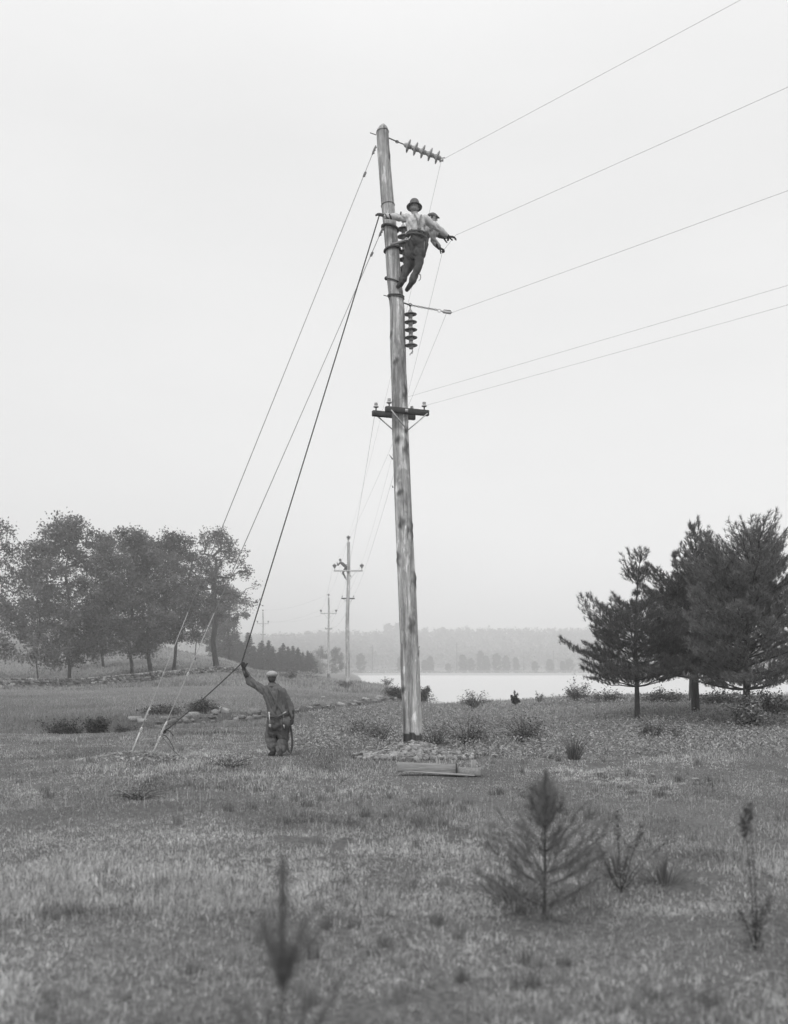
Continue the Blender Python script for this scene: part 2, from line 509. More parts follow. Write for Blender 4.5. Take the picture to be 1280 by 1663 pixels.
def grass_tone(X, Y):
    base = .31 + .12 * (fbm(X * .55, Y * .33, 41, 4) - .5) * 2
    dead = sstep(.50, .64, fbm(X * .30 + 3, Y * .22, 77, 4))
    base = base + .08 * dead * (Y < 24)
    base = base + .06 * (1 - sstep(6, 10, Y))
    dark = sstep(.56, .66, fbm(X * .7, Y * .55, 55, 3)) * (1 - sstep(26, 34, Y))
    base = base - .13 * dark
    base = base - .02 * sstep(12, 19, Y)
    p = 640 + FP * X / Y; q = HY + EYE * FP / Y                          # where the patch lies on the field, as measured
    for cx, cy, rx, ry, am in PATCHES:
        wob = .6 * (fbm(X * 1.6, Y * 1.1, int(cx), 3) - .5)
        base = base + am * (.55 if am > 0 else .8) * np.exp(-np.maximum(((p - cx) / rx) ** 2 + ((q - cy) / ry) ** 2 + wob * 2, 0) * 1.2)
    return np.clip(base, .08, .6)
def grass_mesh(X, Y, h, wd, tone, bend=.5, segs=True):
    n = len(X)
    Z = H(X, Y) - .01
    a = rs.rand(n) * 2 * math.pi
    lean = rs.rand(n) ** 1.5 * bend
    dx, dy = np.cos(a) * lean * h, np.sin(a) * lean * h
    b = rs.rand(n) * math.pi
    wx, wy = np.cos(b) * wd, np.sin(b) * wd * .6
    P = np.stack([X, Y, Z], -1)
    W = np.stack([wx, wy, np.zeros(n)], -1)
    tip = P + np.stack([dx, dy, h * np.sqrt(np.clip(1 - lean ** 2 * .6, .1, 1))], -1)
    if not segs:
        V = np.stack([P - W, P + W, tip], 1).reshape(-1, 3)
        F = [np.arange(3 * n).reshape(-1, 3)]
        return V, F, np.repeat(tone, 3)
    mid = P + np.stack([dx * .35, dy * .35, h * .6], -1)
    V = np.stack([P - W, P + W, mid - W * .75, mid + W * .75, tip], 1).reshape(-1, 3)
    i = np.arange(n)[:, None] * 5
    return V, [i + np.array([[2, 3, 4]]), i + np.array([[0, 1, 3, 2]])], np.repeat(tone, 5)

def keep_mask(X, Y):
    k = shore(X, Y) > 4.6
    for mx, my, ra, rb, mh in MOUNDS:
        r = np.sqrt(((X - mx) / ra) ** 2 + ((Y - my) / rb) ** 2) + .35 * (fbm(X * 5, Y * 5, 88, 2) - .5)
        k &= r > 1.2
    dd = Y - Yc(X)
    k &= ~((np.abs(dd - 1.3) < 1.7) & (X > -8.5) & (X < 2.5) & (rs.rand(len(X)) < .7))
    return k
Vs, F3, F4, Ts, off = [], [], [], [], 0
def acc(V, Fl, T):
    global off
    Vs.append(V); Ts.append(T)
    for f in Fl:
        (F3 if f.shape[1] == 3 else F4).append(f + off)
    off += len(V)
for (n, y0, y1, hh, ww) in ((560000, 2.6, 7, .050, .0018), (620000, 7, 14, .046, .0025), (520000, 14, 32, .040, .0046)):
    X, Y = sample_ground(n, y0, y1)
    nc = n // 9; ci = rs.randint(0, nc, n); own = rs.rand(n) < .35
    cr = .012 + .0022 * Y
    ca = rs.rand(n) * 6.283; rr_ = cr[ci] * np.sqrt(rs.rand(n))
    X = np.where(own, X, X[ci] + rr_ * np.cos(ca)); Y = np.where(own, Y, Y[ci] + rr_ * np.sin(ca))
    ctone = (.6 + .8 * rs.rand(nc))[ci]; chgt = (.5 + rs.rand(nc) ** 1.5 * 1.1)[ci]
    k = keep_mask(X, Y); X, Y, ctone, chgt = X[k], Y[k], ctone[k], chgt[k]
    bare = sstep(.55, .63, fbm(X * 1.1 + 20, Y * .7, 15, 4)) * .45 + sstep(.6, .66, fbm(X * 3.2, Y * 1.8, 16, 3)) * .6
    k = rs.rand(len(X)) > bare; X, Y, ctone, chgt = X[k], Y[k], ctone[k], chgt[k]
    dens = fbm(X * .9, Y * .6, 12, 3)
    k = rs.rand(len(X)) < sstep(.22, .5, dens) + .25; X, Y, ctone, chgt = X[k], Y[k], ctone[k], chgt[k]
    tall = .7 + .9 * sstep(.5, .75, fbm(X * .5, Y * .4, 99, 3))
    h = hh * tall * (.5 + rs.rand(len(X)) * .9) * chgt
    h = h * (1 - .65 * np.exp(-((X + 2.25) / .7) ** 2 - ((Y - 19.5) / 1.1) ** 2)) * (1 - .5 * np.exp(-((X - .8) / 1.2) ** 2 - ((Y - 16.0) / .7) ** 2))
    tone = grass_tone(X, Y) * 1.12 * ctone * (.35 + 1.3 * rs.rand(len(X)))
    straw = rs.rand(len(X)) < .07
    tone = np.where(straw, .42 + .25 * rs.rand(len(X)), tone)
    acc(*grass_mesh(X, Y, h, ww * (.6 + .8 * rs.rand(len(X))), tone, 1.5))
for (n, y0, y1, hh, ww) in ((130000, 30, 75, .13, .015), (60000, 75, 160, .26, .05)):
    X, Y = sample_ground(n, y0, y1)
    k = keep_mask(X, Y) & (H(X, Y) > -.3); X, Y = X[k], Y[k]
    h = hh * (.4 + rs.rand(len(X)) * .9) * (.6 + .9 * fbm(X * .25, Y * .15, 19, 3))
    tone = (.26 + .16 * (fbm(X * .2, Y * .12, 42, 4) - .5) * 2) * (.65 + .7 * rs.rand(len(X)))
    acc(*grass_mesh(X, Y, h, ww * (.6 + .8 * rs.rand(len(X))), tone, 1.1, False))
# tussocks and thin seed stems standing above the short turf
for (nt_, per, y0, y1, hh, ww, rad_) in ((520, 60, 4.5, 10, .10, .0020, .045), (700, 40, 10, 24, .12, .0042, .07), (2600, 1, 4, 12, .17, .0010, 0), (3000, 1, 12, 28, .22, .0022, 0)):
    cx_, cy_ = sample_ground(nt_, y0, y1, .5)
    if per > 1:
        kk = rs.rand(nt_) < sstep(.42, .6, fbm(cx_ * .6 + 4, cy_ * .4, 81, 3)); cx_, cy_ = cx_[kk], cy_[kk]
    a_ = rs.rand(len(cx_) * per) * 6.283; q_ = rad_ * np.sqrt(rs.rand(len(cx_) * per))
    X = np.repeat(cx_, per) + q_ * np.cos(a_); Y = np.repeat(cy_, per) + q_ * np.sin(a_)
    tn = np.repeat((.13 + .16 * rs.rand(len(cx_))) if per > 1 else (.30 + .2 * rs.rand(len(cx_))), per) * (.5 + rs.rand(len(X)))
    sz = np.repeat(.5 + .8 * rs.rand(len(cx_)), per)
    kk = keep_mask(X, Y) & ~((np.abs(X + 2.25) < .8) & (np.abs(Y - 19.3) < 1.2)) & ~((np.abs(X - .8) < 1.2) & (np.abs(Y - 15.9) < .8))
    X, Y, tn, sz = X[kk], Y[kk], tn[kk], sz[kk]
    acc(*grass_mesh(X, Y, hh * sz * (.5 + .7 * rs.rand(len(X))), ww * (.6 + .8 * rs.rand(len(X))), tn, .9 if per > 1 else .35))
me = rawmesh('field_grass', np.concatenate(Vs), [np.concatenate(F3), np.concatenate(F4)], np.concatenate(Ts))
props(link('field_grass', me, M['grass']), 'short rough pasture grass with paler dead patches covering the field', 'grass', kind='stuff')

# leafy weeds on the right half and around the inlet
def leaf_quads(C, size, up=.5, aspect=.6, tone=None, rstate=None):
    r = rstate or rs
    n = len(C)
    nrm = r.normal(size=(n, 3)); nrm[:, 2] = np.abs(nrm[:, 2]) + up
    nrm /= np.linalg.norm(nrm, axis=1)[:, None]
    t1 = np.cross(nrm, r.normal(size=(n, 3))); t1 /= np.linalg.norm(t1, axis=1)[:, None] + 1e-9
    t2 = np.cross(nrm, t1)
    s = np.broadcast_to(np.asarray(size, float), (n,))[:, None]
    V = np.stack([C - t1 * s, C - t2 * s * aspect, C + t1 * s, C + t2 * s * aspect], 1).reshape(-1, 3)
    return V, np.arange(4 * n).reshape(-1, 4), (np.repeat(tone, 4) if tone is not None else None)
def weeds(n, y0, y1, mask, hmax, lsize, tone0, leaves=9):
    X, Y = sample_ground(n, y0, y1, .45)
    k = mask(X, Y) & keep_mask(X, Y) & (H(X, Y) > -.25); X, Y = X[k], Y[k]
    Z = H(X, Y)
    h = hmax * (.35 + .65 * rs.rand(len(X))) * (.5 + fbm(X * .6, Y * .4, 61, 3))
    C, T, Sz = [], [], []
    for q in range(leaves):
        f = (q + rs.rand(len(X))) / leaves
        r = .45 * h * np.sqrt(rs.rand(len(X)))
        a = rs.rand(len(X)) * 6.283
        C.append(np.stack([X + r * np.cos(a), Y + r * np.sin(a), Z + f * h], -1))
        T.append(tone0 * (.55 + .9 * rs.rand(len(X)))); Sz.append(lsize * (.6 + .8 * rs.rand(len(X))) * (1 + Y / 60))
    return leaf_quads(np.concatenate(C), np.concatenate(Sz), .6, .5, np.concatenate(T))
def rightmask(X, Y):
    p = 640 + FP * X / Y
    f = fbm(X * .35, Y * .25, 63, 3)
    return (p > 480 + 120 * (f - .5)) & (Y > 20 - 0.002 * (p - 640)) & (rs.rand(len(X)) < sstep(.25, .5, f + .25 * (Y > 22)))
Va, Fa, Ta = weeds(15000, 19.5, 50, rightmask, .22, .022, .30)
me = rawmesh('leafy_weeds', Va, [Fa], Ta)
props(link('leafy_weeds', me, M['leaf']), 'low leafy weeds growing thickly between the pole and the water', 'weeds', kind='stuff')
def lowmask(X, Y):
    return rs.rand(len(X)) < .06 + sstep(.5, .62, fbm(X * .7 + 9, Y * .5, 64, 3)) * .9
Va, Fa, Ta = weeds(9000, 3.2, 24, lowmask, .06, .008, .20, 10)
me = rawmesh('creeping_clover', Va, [Fa], Ta)
props(link('creeping_clover', me, M['leaf']), 'dark patches of creeping clover among the pasture grass', 'ground cover', kind='stuff')

# ------------------------------------------------------------------ trees and bushes
def branch_net(root_pts, root_r, centres, rng, trunk_r):
    """joins every leaf-cluster centre to the nearest suitable node; returns segments and pipe radii"""
    nodes = [np.array(p, float) for p in root_pts]
    par = [-1] + list(range(len(nodes) - 1))
    order = np.argsort([np.linalg.norm(c - nodes[-1]) if True else 0 for c in centres])
    ntrunk = len(nodes)
    for ci in order:
        c = centres[ci]
        P = np.array(nodes)
        dist = np.linalg.norm(P - c, axis=1)
        pen = np.where(P[:, 2] > c[2] + .1, 2.5 * (P[:, 2] - c[2]), 0)
        pen[0] += 50
        j = int(np.argmin(dist + pen))
        p = nodes[j]
        m = (p + c) / 2 + rng.normal(size=3) * .07 * dist[j] + np.array((0, 0, .06 * dist[j]))
        nodes.append(m); par.append(j)
        nodes.append(c); par.append(len(nodes) - 2)
    w = np.zeros(len(nodes))
    w[ntrunk:] = .3
    for i in range(len(nodes) - 1, 0, -1):
        w[par[i]] += w[i]
    rad = trunk_r * (w / w[0]) ** .45
    return nodes, par, rad, ntrunk

def broadleaf(name, loc, Ht, R, label, group, seed, trunk_r=.25, trunk_h=.28, lean=(0, 0), n=90, leaves=150, lsize=.10, g=.085, crown=None, squash=1.0, cat='tree', clus=.75):
    trunk_r *= .72
    rng = np.random.RandomState(seed)
    loc = np.asarray(loc, float)
    root = empty(name, loc, label, cat, group)
    zs = np.linspace(0, Ht * .80, 9)
    tr = np.stack([lean[0] * (zs / Ht) ** 1.5 * Ht + .012 * Ht * np.sin(zs * 1.1 + seed), lean[1] * zs + .01 * Ht * np.cos(zs), zs - .15], -1)
    C = []
    tries = 0
    while len(C) < n and tries < 30000:
        tries += 1
        f = rng.rand()
        z = Ht * (trunk_h + (1 - trunk_h) * f)
        if crown is None:
            rr = R * math.sin(math.pi * (.12 + .80 * f) ** .85)
        else:
            rr = R * float(np.interp(f, [q[0] for q in crown], [q[1] for q in crown]))
        a = rng.rand() * 2 * math.pi
        rr *= .82 + .34 * math.sin(a * 3 + seed) * math.cos(f * 7 + seed * 2)
        r = rr * rng.rand() ** .45
        c = np.array((r * math.cos(a) + lean[0] * z, r * math.sin(a) * squash + lean[1] * z, z))
        if C and min(np.linalg.norm(c - q) for q in C[-60:]) < .45:
            continue
        C.append(c)
    nodes, par, rad, nt_ = branch_net(tr, None, C, rng, trunk_r)
    mb = MB()
    tt = np.array([nodes[i] for i in range(nt_)])
    rr = np.maximum(rad[:nt_] * .8, .02); rr[0] = trunk_r
    mb.tube(tt + loc, rr, 8)
    for i in range(nt_, len(nodes)):
        a, b = nodes[par[i]], nodes[i]
        mb.tube(np.array([a, b]) + loc, (min(rad[par[i]], rad[i] * 1.6), rad[i] * .8), 4, False)
    mb.build('trunk', M['bark'], root, True)
    LC, LT, LS = [], [], []
    for c in C:
        k = int(leaves * .8 * (.3 + 1.2 * rng.rand()))
        q = rng.normal(size=(k, 3)) * np.array((clus, clus, clus * .85)) * (.34 + .25 * rng.rand())
        q[:, 2] -= .05 * (q[:, 0] ** 2 + q[:, 1] ** 2)
        LC.append(c + q)
        LT.append(np.full(k, g * 1.45 * (.7 + .6 * rng.rand())) * (.75 + .5 * rng.rand(k)))
        LS.append(lsize * (.6 + .8 * rng.rand(k)))
    V, Fq, T = leaf_quads(np.concatenate(LC), np.concatenate(LS), .0, .7, np.concatenate(LT), rng)
    me = rawmesh('crown', V, [Fq], T)
    link('crown', me, M['leaf'], root)
    return root

def needle_tufts(P, D, rng, k, L, wd, g, spread=.9):
    """fans of needles at points P that point along D"""
    n = len(P)
    Pn = np.repeat(P, k, 0); Dn = np.repeat(D, k, 0)
    r = rng.normal(size=(n * k, 3)) * spread
    d = Dn * 1.0 + r * .6; d[:, 2] += .15
    d /= np.linalg.norm(d, axis=1)[:, None]
    st = Pn - Dn * (rng.rand(n * k, 1) * L * .9)
    l = L * (.6 + .6 * rng.rand(n * k, 1))
    sdir = np.cross(d, rng.normal(size=(n * k, 3))); sdir /= np.linalg.norm(sdir, axis=1)[:, None] + 1e-9
    V = np.stack([st - sdir * wd, st + sdir * wd, st + d * l], 1).reshape(-1, 3)
    T = np.repeat(np.repeat(g * (.75 + .5 * rng.rand(n)), k) * (.75 + .5 * rng.rand(n * k)), 3)
    return V, np.arange(3 * n * k).reshape(-1, 3), T

def nrm_(v): return v / (np.linalg.norm(v) + 1e-9)
def pine(name, loc, Ht, label, group, seed, spread, zlow=.9, whorl=.42, trunk_r=.09, tuft=26, L=.11, wd=.0045, g=.06, tips=1.0, leaders=((0, 0, 1.0),), cat='tree', side=9, crook=.02, nb=6, rise=0.0, whorls=None, dense=0):
    """white pine: whorls of rising branches with brushes of needles. spread: (height fraction, radius) pairs"""
    rng = np.random.RandomState(seed)
    loc = np.asarray(loc, float)
    root = empty(name, loc, label, cat, group)
    tb = MB(); bb = tb
    P, D = [], []
    sf, sr = [q[0] for q in spread], [q[1] for q in spread]
    zs = np.linspace(-.12, Ht, 16)
    ax = np.stack([crook * Ht * np.sin(zs * .9 + seed) * (zs / Ht), crook * Ht * np.cos(zs * 1.3 + seed) * (zs / Ht), zs], -1)
    tb.tube(ax + loc, np.interp(zs / Ht, [0, .15, .7, 1], [trunk_r * 1.15, trunk_r * .9, trunk_r * .35, .006]), 8)
    for (lx, ly, lt) in leaders[1:]:                                   # extra leaders that fork high in the crown
        z0 = Ht * .45
        zz = np.linspace(z0, Ht * lt, 8); f = (zz - z0) / (Ht * lt - z0)
        ap = np.array([np.interp(z0, zs, ax[:, q]) for q in range(3)])
        pts = ap + np.stack([lx * f ** .6, ly * f ** .6, zz - z0], -1)
        tb.tube(pts + loc, np.linspace(trunk_r * .4, .006, 8), 6)
    for li, (lx, ly, lt) in enumerate(leaders):
        z = zlow if li == 0 else Ht * .55; zlast = z
        top = Ht * lt
        z0 = Ht * .45
        while z < top - .1:
            fr = z / top
            Rr = float(np.interp(fr, sf, sr)) * (1 if li == 0 else .6)
            if li == 0:
                c = np.array([np.interp(z, zs, ax[:, q]) for q in range(3)])
            else:
                f = max(0, (z - z0) / (top - z0)) ** .6
                ap = np.array([np.interp(z0, zs, ax[:, q]) for q in range(3)])
                c = ap + np.array((lx * f, ly * f, z - z0))
            a0 = rng.rand() * 6.28
            for q in range(nb):
                a = a0 + q * 2 * math.pi / nb + rng.normal() * .25
                l = Rr * (.55 + .65 * rng.rand())
                if l < .06: continue
                el = np.interp(fr, [0, .25, .6, 1], [-.05, .15, .5, 1.0]) + rng.normal() * .1 + rise * .4
                l *= 1 + rise * .3
                hd = np.array((math.cos(a), math.sin(a), 0))
                s = np.linspace(0, 1, 7)
                up = (math.tan(el) if rise == 0 else math.sin(el) * 1.25) * s + .25 * s ** 2
                pts = c + hd * (s[:, None] * l * math.cos(el)) + np.array((0, 0, 1.)) * (up[:, None] * l * .8)
                pts += rng.normal(size=(7, 3)) * .02 * l * s[:, None]
                bb.tube(pts + loc, np.linspace(max(.006 if rise == 0 else .0028, trunk_r * .28 * min(1, l / 1.2)), .003 if rise == 0 else .0014, 7), 4, False)
                P.append(pts[-1]); D.append((pts[-1] - pts[-2]) / np.linalg.norm(pts[-1] - pts[-2]))
                for e in range(dense):
                    f = .2 + .8 * (e + rng.rand()) / dense
                    P.append(np.array([np.interp(f, s, pts[:, w_]) for w_ in range(3)])); D.append(nrm_(pts[-1] - pts[0]) * .7 + np.array((0, 0, .3)))
                ns_ = max(2, int(side * l / .8))
                for e in range(ns_):
                    f = .25 + .75 * (e + rng.rand()) / ns_
                    b0 = np.array([np.interp(f, s, pts[:, w_]) for w_ in range(3)])
                    sg = 1 if e % 2 else -1
                    sd = np.array((-hd[1], hd[0], 0)) * sg
                    ll = (1.05 - f) * l * .55 + .07
                    dr = hd * .75 + sd * (.8 + .2 * rng.rand()) + np.array((0, 0, .35 + .3 * rng.rand()))
                    dr /= np.linalg.norm(dr)
                    b1 = b0 + dr * ll
                    bb.tube(np.array([b0, b1]) + loc, (.0045, .003) if rise == 0 else (.0018, .001), 3, False)
                    for u in np.arange(.35, 1.01, max(.1, .13 / max(ll, .05))):
                        pp = b0 + dr * ll * u
                        P.append(pp + rng.normal(size=3) * .03)
                        D.append(dr * .6 + np.array((0, 0, .6)) + rng.normal(size=3) * .2)
            z += whorl * (.8 + .4 * rng.rand()) * np.interp(fr, [0, .6, 1], [.62, .85, 1.25])
            if whorls: z = ([q_ for q_ in whorls if q_ > zlast + .01] + [99])[0]; zlast = z
        c = ax[-1] if li == 0 else np.array([np.interp(z0, zs, ax[:, q]) for q in range(3)]) + np.array((lx, ly, top - z0))
        for q in range(6 if not whorls else 16):
            P.append(c - np.array((0, 0, (.05 if not whorls else .015) * q))); D.append(np.array((rng.normal() * .2, rng.normal() * .2, 1.)))
    P = np.array(P); D = np.array(D); D /= np.linalg.norm(D, axis=1)[:, None]
    tb.build('trunk', M['bark'], root, True)
    V, Fq, T = needle_tufts(P, D, rng, tuft, L, wd, g)
    link('needle_crown', rawmesh('needle_crown', V, [Fq], T), M['needle'], root)
    return root

def onground(px, Y, dz=0.0):
    X = (px - 640) / FP * Y
    return np.array((X, Y, float(H(X, Y)) + dz))

G = 'pines at the edge of the reservoir'
pine('pine_tree', onground(1035, 30), 4.75, 'slender pine with a thin bare leader, leftmost at the waterside', G, 3,
     [(0, 1.6), (.2, 1.95), (.45, 1.9), (.56, 1.55), (.63, .9), (.67, .1), (.74, .1), (.78, .7), (.84, .6), (.88, .08), (.93, .45), (1, .1)], zlow=.9, trunk_r=.075, whorl=.30, side=12, nb=7, tuft=24, L=.12, g=.10)
pine('pine_tree', onground(1130, 32), 5.75, 'stout pine with twin leaders and the thickest trunk, in the middle of the waterside pines', G, 11,
     [(0, 1.8), (.15, 2.0), (.45, 2.2), (.58, 1.9), (.68, 1.0), (.8, .65), (.88, .5), (1, .15)], zlow=1.05, trunk_r=.12, whorl=.32, side=12, nb=7, tuft=24, L=.12, g=.10,
     leaders=((0, 0, 1.), (.35, .1, .97), (-.7, 0, .86)))
pine('pine_tree', onground(1214, 27.5), 4.9, 'broad paler pine at the right edge with a shrub at its foot', G, 23,
     [(0, 1.4), (.15, 1.6), (.4, 1.9), (.65, 1.9), (.8, 1.4), (.92, .8), (1, .15)], zlow=.9, trunk_r=.11, whorl=.30, side=12, g=.17, nb=7, tuft=24, L=.12,
     leaders=((0, 0, 1.), (.45, .2, .95), (-.5, .1, .9)))
pine('pine_tree', onground(1122, 39), 5.2, 'thin-trunked pine standing behind the stout pine', G, 31,
     [(0, 1.3), (.2, 1.5), (.5, 1.3), (.8, .7), (1, .1)], zlow=1.2, trunk_r=.07, whorl=.42)
pine('pine_tree', onground(1330, 33), 5.6, 'pine half outside the picture beyond the broad paler pine', G, 37,
     [(0, 1.3), (.2, 1.6), (.5, 1.4), (.8, .9), (1, .1)], zlow=.9, trunk_r=.12, whorl=.38)

G = 'broadleaf trees on the left hillside'
rc = [(0, .45), (.2, .85), (.45, 1.0), (.7, .85), (.9, .5), (1, .2)]
broadleaf('maple_tree', onground(212, 96), 13.2, 6.2, 'full-crowned tree with a slim straight trunk, nearest behind the wall', G, 1, .26, .15, n=210, leaves=140, crown=rc, g=.095)
broadleaf('maple_tree', onground(243, 100), 12.6, 5.3, 'leafy tree whose trunk leans a little, second from the slim straight trunk', G, 2, .34, .22, n=160, leaves=140, crown=rc, lean=(-.03, 0))
broadleaf('maple_tree', onground(284, 104), 13.4, 5.2, 'dark round-topped tree with a forked trunk in mid row', G, 5, .27, .22, n=170, leaves=140, crown=rc, g=.07, lean=(-.02, 0))
broadleaf('oak_tree', onground(349, 112), 14.4, 6.6, 'open-branched oak with the thickest trunk and a limb reaching right', G, 8, .48, .36, n=170, leaves=80, g=.075,
          crown=[(0, .9), (.12, 1.1), (.3, .85), (.5, .75), (.7, .72), (.88, .5), (1, .2)], clus=.68)
broadleaf('maple_tree', onground(110, 92), 14.5, 5.6, 'tall tree at the left edge rising above the row', G, 13, .25, .12, n=220, leaves=140, crown=rc)
broadleaf('maple_tree', onground(165, 112), 13.8, 5.6, 'shaded tree standing behind the slim straight trunk', G, 14, .22, .10, n=170, leaves=130, crown=rc)
broadleaf('birch_tree', onground(62, 84), 11.5, 3.6, 'thin sapling-like tree near the left edge with drooping leaves', G, 15, .10, .18, n=90, leaves=120, crown=rc, g=.1)
broadleaf('maple_tree', onground(-10, 96), 14.5, 5.0, 'outermost tree beyond the left edge of the row', G, 16, .25, .15, n=120, leaves=130, crown=rc)
broadleaf('maple_tree', onground(318, 128), 7.8, 2.8, 'small slender tree between the forked tree and the oak', G, 17, .11, .30, n=50, leaves=110, crown=rc)
broadleaf('maple_tree', onground(372, 165), 11.5, 3.2, 'pale misty tree standing behind the oak', G, 18, .26, .18, n=90, leaves=140, crown=rc, lsize=.13)
broadleaf('maple_tree', onground(348, 185), 10.5, 3.4, 'second misty tree behind the oak, farther up the slope', G, 19, .26, .15, n=90, leaves=130, crown=rc, lsize=.14)
for i, (px, Y, h, r) in enumerate(((60, 150, 9, 3.5), (170, 160, 9, 3.4), (-60, 130, 12, 4.5))):
    broadleaf('maple_tree', onground(px, Y), h, r, ['backmost tree low on the hillside at the left edge', 'backmost tree seen under the crowns of the row', 'far tree beyond the left edge on the hillside'][i], G, 60 + i, .2, .1, n=70, leaves=120, crown=rc, lsize=.14)

# spruce plantation on the rise behind the ground man
def spruce(loc, Ht, R, seed, label, g=.06):
    rng = np.random.RandomState(seed)
    root = empty('spruce_tree', loc, label, 'tree', 'young spruces in the plantation')
    loc = np.asarray(loc, float)
    mb = MB(); mb.tube(np.array([(0, 0, -.2), (0, 0, Ht * .5), (0, 0, Ht * .97)]) + loc, (.09, .05, .015), 6); mb.build('trunk', M['bark'], root, True)
    C, T = [], []
    z = .15
    while z < Ht * .98:
        rr = R * (1 - z / Ht) ** .85 * (.85 + .3 * rng.rand())
        nb = 9
        for q in range(nb):
            a = rng.rand() * 6.28; l = rr * (.6 + .6 * rng.rand())
            k = max(3, int(34 * l))
            s = rng.rand(k) ** .7
            c = np.stack([np.cos(a) * s * l, np.sin(a) * s * l, z - .25 * s * l + .18 * s ** 2 * l], -1) + rng.normal(size=(k, 3)) * (.09, .09, .05)
            C.append(c); T.append(g * (.6 + .8 * rng.rand(k)))
        z += .26
    C.append(np.stack([rng.normal(size=14) * .03, rng.normal(size=14) * .03, Ht - rng.rand(14) * .5], -1)); T.append(np.full(14, g))
    C = np.concatenate(C); T = np.concatenate(T)
    V, Fq, TT = leaf_quads(C, .15, .4, .45, T, rng)
    link('needle_crown', rawmesh('needle_crown', V, [Fq], TT), M['needle'], root)
    return root
protos = [spruce(onground(500, 205), 4.6, 2.2, 1, 'rightmost spruce at the end of the plantation'),
          spruce(onground(484, 206), 5.2, 2.3, 2, 'spruce next to the rightmost one in the plantation'),
          spruce(onground(468, 204), 5.4, 2.3, 3, 'pointed spruce third from the right end of the plantation')]
def copy_tree(o, parent=None):
    c = o.copy(); COL.objects.link(c); c.parent = parent
    for ch in o.children:
        copy_tree(ch, c)
    return c
SPL = ['spruce fourth from the right end of the plantation', 'short spruce just left of the farthest line pole\'s right crossarm', 'taller spruce standing right of the farthest line pole', 'spruce directly behind the farthest line pole',
       'low spruce just left of the farthest line pole', 'tallest rounded spruce left of the farthest line pole', 'spruce above the ground crewman\'s raised glove', 'spruce left of the raised glove, under the dark rope',
       'spruce below the drooping right limb of the oak', 'spruce low beside the misty trees behind the oak', 'leftmost spruce, half hidden by the oak trunk', 'rear spruce peeping over the right part of the plantation',
       'rear spruce between the two rightmost ones', 'rear spruce above the middle of the plantation', 'rear spruce behind the farthest line pole', 'rear spruce at the left part of the plantation', 'lowest spruce at the very right end of the plantation']
k = 0
for px, Y, s in ((455, 207, 1.12), (443, 203, 1.0), (436, 209, 1.2), (420, 206, 1.05), (412, 202, .95), (403, 208, 1.38), (393, 204, 1.1), (383, 209, 1.15), (372, 205, 1.05), (363, 208, .9), (352, 203, 1.0), (476, 212, 1.05), (492, 211, .95), (460, 215, 1.15), (425, 214, 1.2), (388, 214, 1.2), (506, 209, .8)):
    c = copy_tree(protos[k % 3]); c.location = Vector(onground(px, Y)); c.scale = (s, s, s); c.rotation_euler.z = k * 1.7
    c['label'] = SPL[k]
    k += 1

# misty broadleaf clump behind the second and third poles, and trees on the far shore
G = 'small trees along the far shore'
broadleaf('willow_tree', onground(520, 300), 7.0, 3.4, 'misty leafy clump just left of the nearest far pole', 'misty bushes beyond the far poles', 41, .12, .05, n=60, leaves=70, lsize=.16, crown=rc, squash=.7)
broadleaf('willow_tree', onground(545, 310), 7.6, 3.2, 'misty leafy clump right behind the nearest far pole', 'misty bushes beyond the far poles', 42, .12, .05, n=60, leaves=70, lsize=.16, crown=rc, squash=.7)
broadleaf('willow_tree', onground(505, 330), 5.0, 2.8, 'lowest misty clump next to the end of the spruces', 'misty bushes beyond the far poles', 43, .12, .05, n=45, leaves=70, lsize=.16, crown=rc, squash=.7)
ftp = None
ft = [(586, 9.2, 2.6), (699, 8.0, 2.4), (752, 8.6, 3.2), (765, 7.0, 2.4), (781, 10.5, 3.0), (790, 8.0, 2.6), (807, 9.4, 2.8), (822, 8.2, 2.6), (838, 7.4, 2.4), (869, 5.5, 2.0), (893, 6.4, 2.6), (914, 5.6, 2.2), (925, 7.0, 2.6), (690, 6.0, 2.4), (650, 7.5, 2.4), (728, 4.6, 1.8), (948, 6.0, 2.5), (1010, 7.0, 2.6), (1080, 7.5, 3.), (1165, 7.5, 2.6)]
ftl = []
FTN = ['hazy far-shore tree just right of the nearest far line pole', 'hazy far-shore tree close right of the tall pole', 'leftmost tree of the dense far-shore clump mid-water', 'small second tree of the dense far-shore clump',
       'tallest tree of the dense far-shore clump', 'smaller tree touching the tallest one of the far-shore clump', 'rounded far-shore tree right of the tallest clump tree', 'far-shore tree sixth in the dense clump',
       'last tree at the right end of the dense far-shore clump', 'low far-shore tree alone right of the dense clump', 'low far-shore tree midway between the clump and the pines', 'smaller of two touching far-shore trees left of the pines',
       'larger of two touching far-shore trees left of the pines', 'low far-shore tree between the tall pole and the dense clump', 'far-shore tree directly behind the tall pole\'s left edge', 'shrubby far-shore tree right beside the tall pole',
       'far-shore tree touching the left pine\'s outline', 'far-shore tree hidden behind the slender pine', 'far-shore tree hidden behind the stout pine', 'far-shore tree behind the broad pale pine']
for v in range(3):
    ftl.append(broadleaf('shore_tree', (0, 0, 0), 8.0, 2.7, 'x', G, 50 + v, .14, .06, n=50, leaves=75, lsize=.34, g=.022, crown=rc, squash=.8))
for i, (px, h, r) in enumerate(ft):
    o = ftl[i] if i < 3 else copy_tree(ftl[i % 3])
    o.location = Vector(onground(px, 515 + (i * 37) % 30)); o.scale = (r / 2.7, r / 2.7, h / 8.0); o.rotation_euler.z = i * 2.1
    o['label'] = FTN[i]

